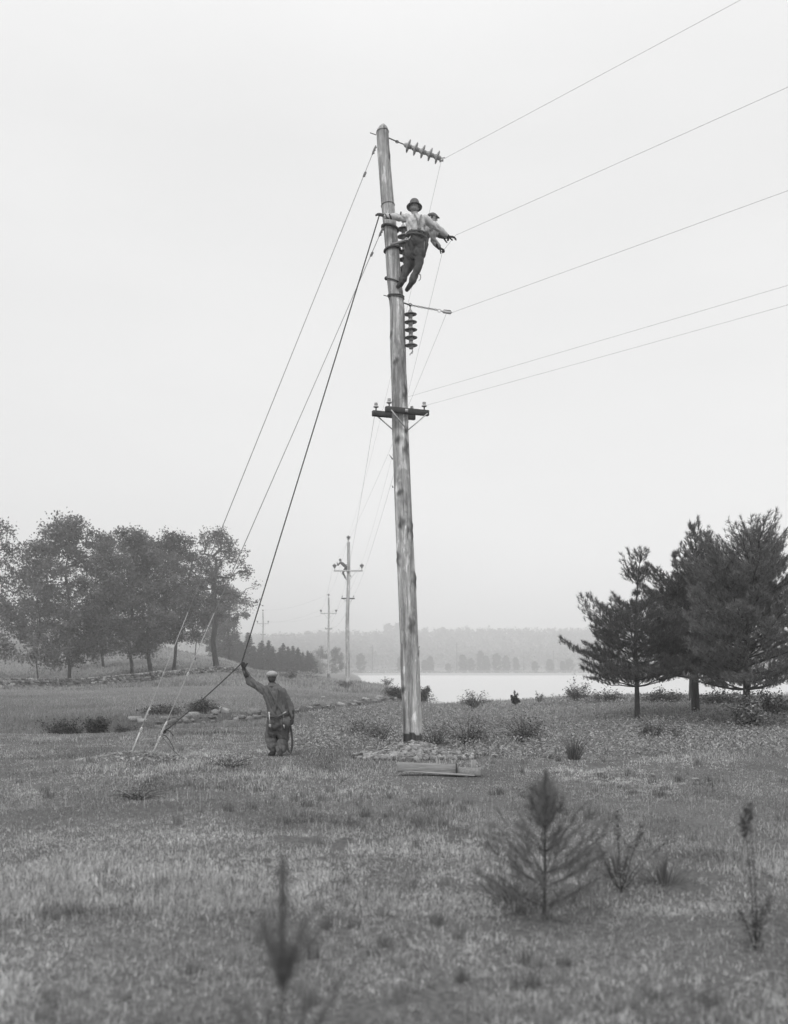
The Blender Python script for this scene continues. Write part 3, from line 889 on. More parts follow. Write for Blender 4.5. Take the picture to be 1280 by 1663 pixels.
# hedge-like brush and a rail fence along the far causeway
C = []
X = rs.uniform(-60, 330, 16000); Y = rs.uniform(514, 540, 16000)
hh = 1.6 * (fbm(X * .12, Y * .05, 71, 4) ** 1.5) * 2.4 - .25
C = np.stack([X, Y, H(X, Y) + np.abs(rs.rand(16000)) * np.maximum(hh, .1)], -1)
V, Fq, T = leaf_quads(C, .34, .4, .6, .07 * (.6 + .8 * rs.rand(16000)))
props(link('shore_brush', rawmesh('shore_brush', V, [Fq], T), M['farwood']), 'low hazy brush lining the far shore', 'brush', kind='stuff')
fence = empty('rail_fence', (100, 511, .1), 'faint rail fence running along the far shore', 'fence')
mb = MB()
for x in np.arange(-40, 260, 3.2):
    mb.box((x, 511, float(H(x, 511)) + .55), (.1, .1, .65))
pst = mb.build('post', M['bark'], fence); pst['kind'] = 'stuff'
for dz in (.55, 1.05):
    mb = MB(); xs = np.arange(-40, 260, 6.4)
    mb.tube(np.stack([xs, np.full(len(xs), 510.9), H(xs, np.full(len(xs), 511.)) + dz], -1), .07, 4)
    mb.build('rail', M['galv'], fence)

# forest on the hills
n = 9000
Y = rs.uniform(660, 1240, n); X = rs.uniform(-.62, .62, n) * Y
Z = H(X, Y)
tree_h = 8 + 3 * rs.rand(n) + 3 * (rs.rand(n) < .02)
L = 34
C, Sz, T = [], [], []
a = rs.rand(n, L) * 6.283; f = rs.rand(n, L)
R_ = (3.0 + 1.6 * rs.rand(n))[:, None] * np.sin(np.pi * (.15 + .8 * f)) * np.sqrt(rs.rand(n, L))
C = np.stack([X[:, None] + R_ * np.cos(a), Y[:, None] + R_ * np.sin(a), Z[:, None] + tree_h[:, None] * (.1 + .9 * f)], -1).reshape(-1, 3)
T = np.repeat(.05 + .05 * rs.rand(n), L) * (.7 + .6 * rs.rand(n * L))
V, Fq, TT = leaf_quads(C, .85, .4, .7, T)
props(link('hillside_forest', rawmesh('hillside_forest', V, [Fq], TT), M['farwood']), 'hazy wooded hills beyond the reservoir', 'forest', kind='stuff')
SKN = ['faint solitary tree on the skyline just left of the tall pole', 'faint second skyline tree touching the tall pole\'s left edge', 'faint tree on the skyline right of the water\'s middle', 'faint skyline tree behind the slender pine',
       'faint skyline tree right of the tall pole', 'faint low skyline tree farther right of the tall pole', 'faint skyline tree left of the second far line pole', 'faint skyline tree above the misty clump by the line poles']
tallp = [(631, 1112), (646, 1100), (760, 1120), (1010, 1100), (690, 1120), (720, 1110), (500, 1110), (520, 1120)]
for i, (px, Y) in enumerate(tallp):
    o = copy_tree(ftl[i % 3]); o.location = Vector(onground(px, Y)); s = (1.9 if i < 2 else 1.4)
    o.scale = (s * 1.25, s * 1.25, s * (1.15 if i < 2 else 1.0)); o['label'] = SKN[i]; o['group'] = 'trees on the far skyline'

# ------------------------------------------------------------------ stones: field wall, rubble of the inlet, chips
def rockmesh(name, seed, sx, sy, sz):
    rng = np.random.RandomState(seed)
    bm = bmesh.new()
    bmesh.ops.create_icosphere(bm, subdivisions=2, radius=1)
    for v in bm.verts:
        p = v.co.copy()
        q = Vector((math.copysign(abs(p.x) ** .5, p.x), math.copysign(abs(p.y) ** .5, p.y), math.copysign(abs(p.z) ** .5, p.z)))
        f = .85 + .42 * mnoise.noise(p * 1.3 + Vector((seed * 3.1, 0, 0))) + .1 * mnoise.noise(p * 3.5 + Vector((0, seed, 0)))
        v.co = Vector((q.x * sx * f, q.y * sy * f, q.z * sz * f))
    V = np.array([v.co[:] for v in bm.verts]); F = np.array([[v.index for v in f.verts] for f in bm.faces])
    bm.free()
    return V, F
wall = empty('stone_wall', onground(235, 88), 'long tumbledown fieldstone wall crossing the slope below the trees', 'wall')
mb = MB()
WP = [(-60, 79), (0, 80), (115, 84.5), (235, 87), (262, 90), (300, 95), (350, 98), (392, 101)]
wr = np.random.RandomState(4)
rk = [rockmesh('r', s, 1, .8, .6) for s in range(6)]
pts = np.array([((p - 640) / FP * y, y) for p, y in WP])
for i in range(len(pts) - 1):
    ln = np.linalg.norm(pts[i + 1] - pts[i])
    steps = int(ln / .11)
    hw = .72 if WP[i][0] < 255 else .5
    for q in range(steps):
        f = (q + wr.rand()) / steps
        x, y = pts[i] * (1 - f) + pts[i + 1] * f
        for lay in range(4):
            if wr.rand() < .12: continue
            V, F_ = rk[wr.randint(6)]
            s = .08 + .11 * wr.rand() ** 1.5
            a = wr.rand() * .6 - .3
            R2 = np.array(((math.cos(a), math.sin(a), 0), (-math.sin(a), math.cos(a), 0), (0, 0, 1)))
            c = np.array((x + wr.normal() * .05, y + wr.normal() * .14, float(H(x, y)) + .05 + hw * (lay + .2 + .4 * wr.rand()) / 4))
            mb.add((V * s) @ R2 + c, F_, .08 + .30 * wr.rand() ** 1.5)
mb.build('stonework', M['rock'], wall, False, tone=True)

G = 'loose stones lining the inlet'
rng = np.random.RandomState(12)
rms = []
for s in range(8):
    V, F_ = rockmesh('r', s + 20, 1, .75, .38 + .2 * (s % 3))
    rms.append(rawmesh('loose_stone', V, [F_], np.full(len(V), .8 * np.array((.13, .20, .30, .16, .24, .36, .18, .26))[s])))
i = 0
for q in range(285):
    px = rng.uniform(190, 660)
    X0 = np.interp(px, [150, 230, 430, 560, 640, 690], [-9.4, -7.6, -4.9, -2.4, 0, 1.6])
    Yq = float(Yc(X0)) + rng.uniform(-.4, 3.0 + 2.5 * (px > 540)) * (.35 if rng.rand() < .5 else 1)
    if px < 260 and rng.rand() < .5: continue
    X0 += rng.normal() * .2
    o = link('loose_stone', rms[i % 8], M['rock'])
    s = (.045 + .10 * rng.rand() ** 1.8) * (1 + .012 * (Yq - 30))
    if rng.rand() < .2: s *= 1.4
    o.location = (X0, Yq, float(H(X0, Yq)) + s * .12); o.scale = (s * 1.5, s * 1.2, s)
    o.rotation_euler = (rng.normal() * .2, rng.normal() * .2, rng.rand() * 6.28)
    where = ('near the two staked guy wires' if px < 330 else 'behind the taut hand rope' if px < 430 else 'behind the standing crewman' if px < 500 else 'right of the standing crewman' if px < 580 else 'close behind the tall pole foot')
    lookk = ('dark', 'mid grey', 'pale', 'dark grey', 'plain grey', 'palest', 'dull', 'light grey')[i % 8]
    size = 'small' if s < .06 else 'fist-sized' if s < .09 else 'large'
    props(o, '%s %s stone in the rubble %s' % (size, lookk, where), 'stone', G)
    i += 1
white = rawmesh('pale_stone', rms[0] and rockmesh('r', 40, 1, .8, .4)[0], [rockmesh('r', 40, 1, .8, .4)[1]], np.full(162 if False else len(rockmesh('r', 40, 1, .8, .4)[0]), .42))
for px, py, s, lab in ((728, 1211, .05, 'small white stone right of the pole beside the earth mound'), (758, 1218, .06, 'flat white stone lying between the mound and the weeds'),
                  (803, 1224, .10, 'long pale stone in the grass right of the wooden form'), (525, 1133, .13, 'larger white stone on the grass before the nearest far pole'),
                  (540, 1137, .08, 'smaller white stone on the grass before the nearest far pole'), (512, 1146, .12, 'white slab at the top of the inlet rubble right of the standing man'),
                  (1075, 1224, .09, 'pale stone half hidden in weeds below the slender pine'), (975, 1252, .08, 'pale flat stone in the grass left of the weathered chips at right'),
                  (1060, 1256, .05, 'tiny white stone in the pale grass below the stout pine'), (1130, 1262, .06, 'pale stone in the grass below the broad pine')):
    Y = 1.60 * FP / (py - HY)
    o = link('pale_stone', white, M['rock']); p = onground(px, Y, .02 + s * .2); o.location = Vector(p); o.scale = (s * 1.0, s * .8, s * .8); o.rotation_euler.z = px
    props(o, lab, 'stone', 'pale stones scattered over the field')

# ------------------------------------------------------------------ bushes
def bush(name, loc, Ht, R, label, group, seed, lsize=.03, g=.1, n=60, leaves=60, cat='bush', upright=False):
    rng = np.random.RandomState(seed)
    loc = np.asarray(loc, float)
    root = empty(name, loc, label, cat, group)
    sb = MB(); C, T, Sz = [], [], []
    for q in range(n):
        a = rng.rand() * 6.283; f = rng.rand() ** .6
        lob = .55 + .6 * abs(math.sin(a * 1.5 + seed)) * (.6 + .8 * rng.rand())
        e = np.array((R * f * math.cos(a) * lob, R * f * .8 * math.sin(a) * lob, Ht * (.25 + .9 * rng.rand() ** 1.6) * (1 - .35 * f ** 2)))
        s = np.linspace(0, 1, 5)[:, None]
        b0 = e * np.array((.15, .15, 0))
        pts = b0 + (e - b0) * s + np.array((0, 0, .15 * Ht)) * np.sin(s * 3.14)
        sb.tube(pts + loc, np.linspace(.012, .004, 5) * (.5 + Ht * .4), 3, False)
        k = int(leaves * .7 * (.4 + rng.rand()))
        ff = (.25 + .75 * rng.rand(k) ** .7)
        p = np.stack([np.interp(ff, s[:, 0], pts[:, w_]) for w_ in range(3)], -1) + rng.normal(size=(k, 3)) * .09 * R
        p[:, 2] = np.maximum(p[:, 2], .02)
        C.append(p); T.append(g * 1.45 * (.6 + .4 * rng.rand()) * (.5 + 1.0 * rng.rand(k))); Sz.append(lsize * (.6 + .8 * rng.rand(k)))
    sb.build('stems', M['bark'], root)
    V, Fq, TT = leaf_quads(np.concatenate(C), np.concatenate(Sz), .5, .55, np.concatenate(T), rng)
    link('foliage', rawmesh('foliage', V, [Fq], TT), M['leaf'], root)
    return root
G = 'bushes about the field and banks'
for (px, Y, h, r, lab, ls, g, n, lv) in (
    (157, 30.5, .62, .45, 'dark leafy bush on the near bank at the far left', .03, .06, 60, 80),
    (105, 30.0, .5, .8, 'dark bush at the left end of the near bank', .03, .06, 60, 80),
    (203, 31.5, .22, .5, 'small bush just left of the first rubble stones', .025, .08, 40, 60),
    (328, 37.5, .42, .75, 'dark low bush above the rubble behind the tied rope', .035, .07, 60, 80),
    (268, 36, .25, .8, 'flat bush above the rubble left of the second guy wire', .035, .09, 50, 70),
    (470, 100, 1.0, 1.1, 'dark bush on the rise right of the standing man\'s cap', .07, .13, 30, 30),
    (560, 96, .6, 1.2, 'thin scrub around the foot of the nearest far pole', .06, .12, 40, 40),
    (500, 118, .9, 2.4, 'pale scrub around the foot of the second far pole', .08, .26, 40, 30),
    (687, 62, .95, .8, 'dark rounded bush on the point right behind the pole', .05, .06, 60, 90),
    (650, 63, .7, 1.0, 'dark bush at the end of the rubble just left of the pole', .05, .065, 60, 90),
    (628, 95, .9, .8, 'little bush on the skyline of the point left of the pole', .06, .1, 20, 30),
    (768, 44, .85, .75, 'wide twiggy bush against the water right of the pole', .035, .1, 40, 34),
    (837, 44, .62, .22, 'small upright bush alone against the water', .04, .05, 22, 60),
    (876, 45, .5, .35, 'wispy plant against the water between the upright bush and the pines', .03, .1, 16, 20),
    (936, 43, .95, .75, 'loose bush at the water\'s edge left of the pines', .035, .1, 40, 45),
    (985, 42, .5, .8, 'low bush under the left branches of the slender pine', .035, .1, 40, 45),
    (1075, 38, .5, .9, 'rounded bush between the slender pine and the stout pine', .035, .08, 60, 70),
    (1165, 37, .45, 1.0, 'shaded bush behind the stout pine', .035, .07, 60, 70),
    (1218, 27, .85, .62, 'pale-leaved shrub at the foot of the broad pine', .04, .24, 60, 60),
    (1252, 30, .7, .8, 'shaded shrub at the right edge under the broad pine', .04, .12, 50, 60),
    (760, 23.2, .6, .75, 'broad weedy bush in front of the water right of the pole', .025, .17, 50, 60),
    (850, 24.2, .6, .8, 'weedy bush in the middle of the weeds', .025, .15, 50, 60),
    (1065, 24.2, .4, .6, 'low weedy bush in front of the slender pine', .025, .18, 50, 60),
    (705, 21.6, .55, .5, 'tall-stemmed weed just right of the pole foot', .022, .16, 30, 50),
    (590, 26, .45, .8, 'leafy weed patch between the standing man and the pole', .025, .18, 60, 60),
    (370, 17.5, .22, .5, 'low dark weed before the standing man', .018, .13, 30, 24),
    (225, 13.2, .2, .4, 'dark low weed in the left foreground', .014, .12, 30, 22),
    (620, 24, .4, .5, 'leafy weed just left of the pole foot', .022, .16, 40, 60)):
    bush('bush', onground(px, Y), h, r, lab, G, int(px + Y), ls, g, n, lv)

def tuft(loc, Ht, R, label, seed, n=260, g=.1, wdt=.006):
    n = int(n * .55); g *= 1.5; R = R * 1.25; Ht *= .85; wdt *= .7
    rng = np.random.RandomState(seed)
    a = rng.rand(n) * 6.283; r = R * rng.rand(n)
    P = np.stack([r * .3 * np.cos(a), r * .3 * np.sin(a), np.zeros(n)], -1)
    h = Ht * (.5 + .5 * rng.rand(n))
    tip = P + np.stack([np.cos(a) * r, np.sin(a) * r, h], -1)
    mid = P + (tip - P) * np.array((.35, .35, .6))
    b = rng.rand(n) * 3.14; W = np.stack([np.cos(b), np.sin(b), 0 * b], -1) * wdt
    V = np.stack([P - W, P + W, mid - W * .8, mid + W * .8, tip], 1).reshape(-1, 3)
    i = np.arange(n)[:, None] * 5
    T = np.repeat(g * (.6 + .8 * rng.rand(n)), 5)
    me = rawmesh('grass_tuft', V, [i + np.array([[2, 3, 4]]), i + np.array([[0, 1, 3, 2]])], T)
    return props(link('grass_tuft', me, M['grass'], None, loc), label, 'grass tuft', 'tall grass tufts')
tuft(onground(932, 19.3), .62, .28, 'tall dark rush tuft standing in the weeds at centre right', 1, 300, .07)
tuft(onground(1005, 8.2), .35, .30, 'dark grass tuft at the foot of the thorny shrub', 2, 220, .12, .005)
tuft(onground(1080, 8.0), .30, .35, 'dark broad-bladed tuft right of the thorny shrub', 3, 220, .10, .005)
tuft(onground(835, 7.4), .28, .40, 'dark tuft left of the young pine\'s foot', 4, 220, .09, .005)
tuft(onground(690, 12.8), .2, .35, 'short dark tuft in the grass below the wooden form', 5, 220, .10, .004)

# foreground saplings (out of focus because they stand near the lens)
pine('pine_sapling', onground(884, 6.9), .98, 'knee-high young pine with upswept branches in the right foreground', 'young pines in the foreground', 71,
     [(0, .30), (.1, .34), (.25, .36), (.45, .30), (.6, .2), (.76, .11), (1, .03)], zlow=.08, whorl=.13, trunk_r=.012, tuft=38, L=.11, wd=.0011, g=.19,
     cat='young pine', side=8, crook=.015, nb=7, rise=.9, dense=3, whorls=(.08, .21, .30, .44, .60, .76))
pine('pine_sapling', onground(461, 3.0), 1.13, 'tiny blurred pine shoot with a candle of needles at bottom left', 'young pines in the foreground', 73,
     [(0, .3), (.45, .20), (.6, .12), (.69, .12), (.75, .08), (1, .01)], zlow=.25, whorl=.33, trunk_r=.008, tuft=30, L=.06, wd=.0008, g=.16, cat='young pine', side=1, crook=.004, nb=6, rise=1.2, whorls=(.25, .50, .765), dense=6)
def spiky(name, loc, stalks, label, seed, g=.13, lsize=.02, cat='weed'):
    """stalks: (dx, height, lean, spike fraction)"""
    rng = np.random.RandomState(seed)
    loc = np.asarray(loc, float)
    root = empty(name, loc, label, cat)
    sb = MB(); C, T = [], []
    for dx, h, ln, sp in stalks:
        s = np.linspace(0, 1, 8)
        pts = np.stack([dx * s ** .5 + ln * s ** 2, rng.normal() * .05 * s, h * s], -1)
        sb.tube(pts + loc, np.linspace(.005, .002, 8), 4)
        k = int(420 * h)
        f = np.where(rng.rand(k) < .65, 1 - sp * rng.rand(k), rng.rand(k))
        p = np.stack([np.interp(f, s, pts[:, q]) for q in range(3)], -1) + rng.normal(size=(k, 3)) * .017
        C.append(p); T.append(g * (.5 + .9 * rng.rand(k)))
    sb.build('stems', M['bark'], root)
    V, Fq, TT = leaf_quads(np.concatenate(C), lsize * .7, .6, .4, np.concatenate(T), rng)
    link('foliage', rawmesh('foliage', V, [Fq], TT), M['leaf'], root)
    return root
spiky('shrub_seedling', onground(1010, 7.7), ((-.02, .60, -.02, .35), (-.15, .42, -.06, .4), (.15, .40, .25, .3), (.06, .5, .10, .3), (-.08, .3, -.1, .3), (.02, .35, .05, .5)),
      'thorny upright seedling with arching shoots right of the young pine', 5, .19)
spiky('dock_plant', onground(1228, 6.2), ((-.03, .78, -.05, .12), (.01, .86, -.06, .1), (.05, .3, .06, .3), (-.05, .25, -.06, .4), (0, .22, -.02, .6), (.04, .26, .02, .6)),
      'rank weed with two dark seed heads at the right edge', 6, .17)
for i, (px, Y, ln, lab) in enumerate(((560, 5.2, .45, 'bent dry twig arching over the grass at bottom centre'), (1190, 5.3, .4, 'broken straw stalk leaning in the lower right grass'), (1120, 5.1, .5, 'long dry twig lying low near the bottom right'))):
    p = onground(px, Y, .02); s = np.linspace(0, 1, 9)
    mb = MB(); mb.tube(p + np.stack([ln * s, .1 * s, .09 * np.sin(s * 3.1)], -1), .0022, 4)
    props(mb.build('dry_twig', M['galv'] if i == 1 else M['bark'], None, origin=p), lab, 'twig', 'dry twigs in the foreground')

# ------------------------------------------------------------------ the pull-off pole
PY = 20.2
PROF = [(200, 623, 1), (204, 622, 3), (207, 621.8, 7.8), (213, 621.4, 9.8), (255, 623.5, 10), (333, 630, 10.6), (409, 637.5, 11.4), (456, 640.6, 11.8), (503, 645.3, 12.1), (541, 646, 12.3),
        (600, 647.5, 12.5), (630, 649, 13.0), (700, 650.2, 13.2), (850, 656, 14.0), (997, 663, 14.8), (1103, 667, 15.6), (1194, 670.5, 15.8), (1225, 671.5, 16.2)]
pr = np.array(PROF, float)
def pole_at(py):
    """axis point and radius of the pole where it measures py on the plate"""
    cx, r = np.interp(py, pr[:, 0], pr[:, 1]), np.interp(py, pr[:, 0], pr[:, 2])
    return at(cx, py, PY), r / FP * PY
BASE = np.array((at(671, 1215, PY)[0], PY, 0.12))
polep = empty('power_pole', BASE, 'tall peeled wooden pole in the middle with two linemen on it', 'utility pole', 'poles of the transmission line')
ys = np.concatenate([np.array([200.5, 203, 206, 209]), np.linspace(213, 1225, 460)])
seg = 56
ang = np.arange(seg) * 2 * math.pi / seg                                # 0 = +X (right), 270 deg = toward the camera
knots = [(728, 308, .045, 15), (716, 250, .02, 6), (858, 320, .05, 14), (852, 254, .02, 9), (908, 214, .05, 13), (942, 334, .05, 12), (1016, 288, .035, 12), (802, 250, .012, 5),
         (640, 315, .035, 12), (546, 200, .02, 6), (476, 330, .02, 5), (370, 300, .012, 5), (255, 340, .02, 7), (590, 250, .01, 5), (1060, 350, .02, 6), (1120, 215, .02, 6), (700, 320, .015, 6)]
V, T = [], []
for y in ys:
    c, r = pole_at(y)
    if y < 213: r = np.interp(y, [200.5, 203, 207, 213], [.010, .045, .092, .1165])
    zz = c[2]
    gro = np.array([mnoise.noise(Vector((math.cos(a) * 2.6, math.sin(a) * 2.6, zz * .35))) * .5 + mnoise.noise(Vector((math.cos(a) * 7, math.sin(a) * 7, zz * .8))) * .3 for a in ang])
    flat = np.array([mnoise.noise(Vector((math.cos(a) * 1.2 + 5, math.sin(a) * 1.2, zz * 1.1))) for a in ang])
    rr = r * (1 + .035 * gro + .035 * flat)
    tone = 1 + .25 * gro
    for ky, ka, amp, kh in knots:
        da = (ang - math.radians(ka) + math.pi) % (2 * math.pi) - math.pi
        e = ((y - ky) / (kh * 1.2)) ** 2 + ((da + .12 * math.sin((y - ky) * .35)) / .40) ** 2
        rr = rr + amp * .55 * np.exp(-e)
        tone = tone * (1 - .66 * np.exp(-(e * 1.25) ** 2)) * (1 + .18 * np.exp(-(np.sqrt(e) - 1.7) ** 2 * 6))
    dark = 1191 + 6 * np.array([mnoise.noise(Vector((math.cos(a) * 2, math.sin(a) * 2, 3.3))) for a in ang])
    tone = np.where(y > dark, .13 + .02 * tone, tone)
    tone = np.where(((ang < math.radians(200)) & (ang > math.radians(180))), tone * .8, tone)  # thin shade painted down the left edge of the shaft
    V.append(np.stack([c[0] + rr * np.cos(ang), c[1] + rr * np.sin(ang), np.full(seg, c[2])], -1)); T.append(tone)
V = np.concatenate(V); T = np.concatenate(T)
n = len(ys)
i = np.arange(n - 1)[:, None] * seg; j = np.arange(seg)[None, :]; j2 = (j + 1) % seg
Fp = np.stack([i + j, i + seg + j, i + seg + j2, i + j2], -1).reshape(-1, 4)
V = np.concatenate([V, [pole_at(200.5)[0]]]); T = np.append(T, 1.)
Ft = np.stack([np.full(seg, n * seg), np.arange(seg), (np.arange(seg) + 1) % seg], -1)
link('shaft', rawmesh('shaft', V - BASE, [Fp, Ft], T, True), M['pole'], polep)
mb = MB()                                                              # small splinters standing off the pole
for px, py, dx, dy in ((638, 746, -6, -8), (679, 1055, 3, -6), (638.5, 792, -2, -4)):
    p = at(px, py, PY); mb.tube(np.array([p, p + np.array((dx, 0, -dy)) / FP * PY]), (.012, .003), 4)
mb.build('splinter', M['bark'], polep)

def ring_pts(py, dy=0.0, dyy=0.0, off=.012, n=40, a0=0, a1=360):
    """loop round the pole at row py; dy slope left-right and dyy front-back, in rows"""
    out = []
    for a in np.radians(np.linspace(a0, a1, n)):
        c, r = pole_at(py + dy * math.cos(a))
        out.append((c[0] + (r + off) * math.cos(a), c[1] + (r + off) * math.sin(a), c[2] - dyy * math.sin(a) / FP * PY))
    return np.array(out)
def band(name, py, rad, mat, dy=0, dyy=0, **k):
    mb = MB(); mb.tube(ring_pts(py, dy, dyy, rad * .8), rad, 6, False); return mb.build(name, mat, polep, True, **k)
band('guy_band', 215, .005, M['iron'], -1, 2)
band('guy_band', 334, .006, M['iron'], -1, 2)
band('sling_strap', 371, .026, M['leather'], 3, 1)
band('sling_strap', 406, .022, M['leather'], -2, 1)
band('wire_wrap', 481, .014, M['iron'], 1, -1)
band('wire_wrap', 483.5, .011, M['iron'], 2, -1)
mb = MB()
for a, b_ in (((601, 215.5), (611, 219)), ((623, 479.5), (633, 482)), ((631, 482), (633, 488))):
    mb.tube(np.array([at(a[0], a[1], PY - .05), at(b_[0], b_[1], PY - .05)]), .009, 5)
mb.build('wire_tail', M['iron'], polep)

# double crossarm, set square to the bisector of the line angle
AX = np.array((.93, .367, 0)); AN = np.array((.367, -.93, 0)); AZ = np.array((0, 0, 1.))     # along the arm, toward the camera, up
cA, rA = pole_at(671)
def crossarm(centre, half, label, pins, braces):
    mb = MB(); mb.box(centre, (half, .042, .054), (AX, AN, AZ), bev=.008)
    a = mb.build('crossarm', M['arm'], polep); a['label'] = label
    for s_ in pins:
        p = centre + AX * s_ + AZ * .056
        mb = MB(); mb.lathe(p, AZ, ((0, .014), (.05, .012), (.06, .030), (.066, .030), (.068, .012), (.09, .012)), 12); mb.build('insulator_pin', M['arm'], a, True)
        mb = MB(); mb.lathe(p + AZ * .062, AZ, ((0, .02), (.0, .046), (.012, .054), (.024, .047), (.036, .030), (.05, .026), (.055, .038), (.064, .034), (.07, .020), (.078, .034), (.09, .030), (.093, 0)), 18)
        mb.build('pin_insulator', M['porctop'], a, True)
    for s0, tgt in braces:
        p = centre + AX * s0 + AN * (.055 if pins is pinsF else -.055) - AZ * .02
        mb = MB(); mb.tube(np.array([p, tgt]), .013, 6); mb.build('crossarm_brace', M['galv'], a, True)
    return a
cF = cA + AN * (rA + .040) + AX * .07 + AZ * 0
cB = cA - AN * (rA + .040) + AX * (-.05)
pinsF = (-.37, .355); pinsB = (-.37, .38)
brF = at(656.5, 702, PY) + AN * (rA + .02); brF[1] = PY - rA * 1.02
crossarm(cF, .445, 'front crossarm with a square washer', pinsF, ((-.35, brF), (.40, brF + np.array((.012, 0, .01)))))
brB = at(650, 705, PY) + np.array((0, rA + .01, 0))
crossarm(cB, .445, 'rear crossarm', pinsB, ((-.34, brB), (.33, brB)))
arms = [o for o in polep.children if o.name.startswith('crossarm')]
mb = MB(); q = cF + AN * .049 + AX * (-.03)
mb.box(q, (.03, .004, .03), (AX, AN, AZ)); mb.lathe(q, AN, ((0, .014), (.02, .014), (.02, 0)), 6)
mb.build('square_washer', M['galv'], arms[0])

# ------------------------------------------------------------------ suspension / strain insulator strings
def disc_string(top, axis, label, hook=True, n=5, pitch=.150, r=.125, start=.12):
    top = np.asarray(top, float); axis = np.asarray(axis, float) / np.linalg.norm(axis)
    root = empty('insulator_string', top, label, 'insulator string', 'strings of disc insulators')
    mb = MB(); mb.tube(np.array([top, top + axis * start]), .011, 6)
    s = np.linspace(0, 2 * math.pi, 13)
    side = np.cross(axis, (0, 1, 0)); side /= np.linalg.norm(side)
    mb.tube(top + np.outer(np.cos(s), axis) * .03 + np.outer(np.sin(s), side) * .025, .008, 5, False)
    mb.build('hook', M['iron'], root, True)
    for k_ in range(n):
        p = top + axis * (start + k_ * pitch)
        mb = MB()
        mb.lathe(p, axis, ((.052, .045), (.060, .070), (.068, r * .8), (.080, r), (.089, r), (.093, r * .95), (.085, r * .80), (.096, r * .72), (.086, r * .6), (.096, r * .48), (.088, r * .36), (.095, .03), (.10, 0)), 28)
        dsc = mb.build('porcelain_disc', M['porc'], root, True)
        mb = MB()
        mb.lathe(p, axis, ((-.012, 0), (-.012, .018), (0, .022), (.006, .034), (.03, .044), (.056, .054), (.066, .062), (.068, .03)), 20)
        if k_ == 0:
            mb.lathe(p, axis, ((-.03, .012), (0, .02)), 10)
        mb.build('metal_cap', M['cement'], dsc, True)
        if k_ < n - 1 or True:
            mb = MB(); mb.lathe(p, axis, ((.090, .050), (.10, .046), (.134, .042), (.150, .040), (.152, .02)), 16); mb.build('pin', M['cement'], dsc, True)
    return root, top + axis * (start + n * pitch - .01)
s0 = at(645, 230, PY)
r_, endT = disc_string(s0, np.array((49., -0.0, -19.)), 'pale disc insulator string pulled out sideways at the pole top', start=.15)
for o in r_.children:
    if o.name.startswith('porcelain'):
        o.data.materials.clear(); o.data.materials.append(M['cement'])
mb = MB(); p0, rr0 = pole_at(224); mb.tube(np.array([p0 + (rr0 * .8, -.02, 0), s0]), .012, 6)
props(mb.build('eye_bolt', M['iron'], None, origin=s0), 'iron eye bolt holding the sideways insulator string at the pole top', 'eye bolt', 'eye bolts in the pole')
T1 = at(717, 260, PY)
mb = MB(); mb.tube(np.array([endT, T1]), .012, 6); mb.box(T1, (.04, .02, .022), bev=.006); mb.tube(np.array([T1 + (-.02, 0, .04), T1 + (.07, 0, .05)]), .010, 5)
mb.tube(np.array([T1 + (-.03, 0, -.04), T1 + (.03, 0, .05)]), .010, 5)
props(mb.build('wire_clamp', M['galv'], None, origin=T1), 'small wire clamp at the outer end of the sideways insulator string', 'wire clamp', 'wire clamps')
disc_string(at(654.5, 359, PY + .12), (1.0, .0, -20), 'insulator string hanging behind the hatted lineman', start=.07, pitch=.148)
m_, r2 = pole_at(490)
c0 = at(665, 495, PY)
r_, endB = disc_string(at(666.2, 495, PY), (1.5, 0, -64), 'insulator string hanging free below the chain, beside the pole', start=.10)
mb = MB(); s = np.linspace(0, 1, 9)
mb.tube(endB + np.stack([.028 * np.sin(s * 4.4), 0 * s, -.13 * s], -1), .010, 5); mb.tube(endB + np.stack([.035 - .02 * s, 0 * s, -.055 - .05 * s], -1), .008, 5)
mb.build('end_hook', M['galv'], r_, True)
mb = MB(); mb.tube(np.array([pole_at(492)[0] + (r2 * .85, -.02, 0), c0]), .014, 6)
props(mb.build('eye_bolt', M['iron'], None, origin=c0), 'iron eye bolt holding the chain and the hanging insulator string', 'eye bolt', 'eye bolts in the pole')
# chain with ring and wire grip
c1 = at(711, 503.5, PY)
ch = empty('chain', c0, 'short chain pulled taut from the pole to the wire grip', 'chain')
nl = 17
mb = MB()
for q in range(nl):
    f0, f1 = q / nl, (q + 1) / nl
    sag = lambda f: np.array((0, 0, -.02 * math.sin(f * math.pi) * .1))
    a_, b_ = c0 + (c1 - c0) * f0 + sag(f0), c0 + (c1 - c0) * f1 + sag(f1)
    ax_ = (b_ - a_); L_ = np.linalg.norm(ax_); ax_ /= L_
    sd = np.cross(ax_, (0, 1, 0)) if q % 2 else np.array((0, 1., 0))
    tt = np.linspace(0, 2 * math.pi, 13)
    mb.tube((a_ + b_) / 2 + np.outer(np.cos(tt), ax_) * L_ * .60 + np.outer(np.sin(tt), sd) * .017, .0055, 5, False)
mb.build('links', M['iron'], ch, True)
mb = MB(); tt = np.linspace(0, 2 * math.pi, 21); rc_ = at(713.5, 504.5, PY)
mb.tube(rc_ + np.stack([np.cos(tt) * .030, 0 * tt, np.sin(tt) * .030], -1), .007, 6, False); mb.build('ring', M['steel'], ch, True)
T3 = at(726, 507, PY)
gp = empty('wire_grip', T3, 'wire grip at the end of the taut chain', 'wire grip')
gx_ = np.array((.97, 0, -.16)); gx_ /= np.linalg.norm(gx_); gz_ = np.array((.16, 0, .97)); gz_ /= np.linalg.norm(gz_)
mb = MB(); mb.box(T3, (.085, .022, .028), (gx_, (0, 1, 0), gz_), bev=.014); mb.build('jaw', M['galv'], gp)
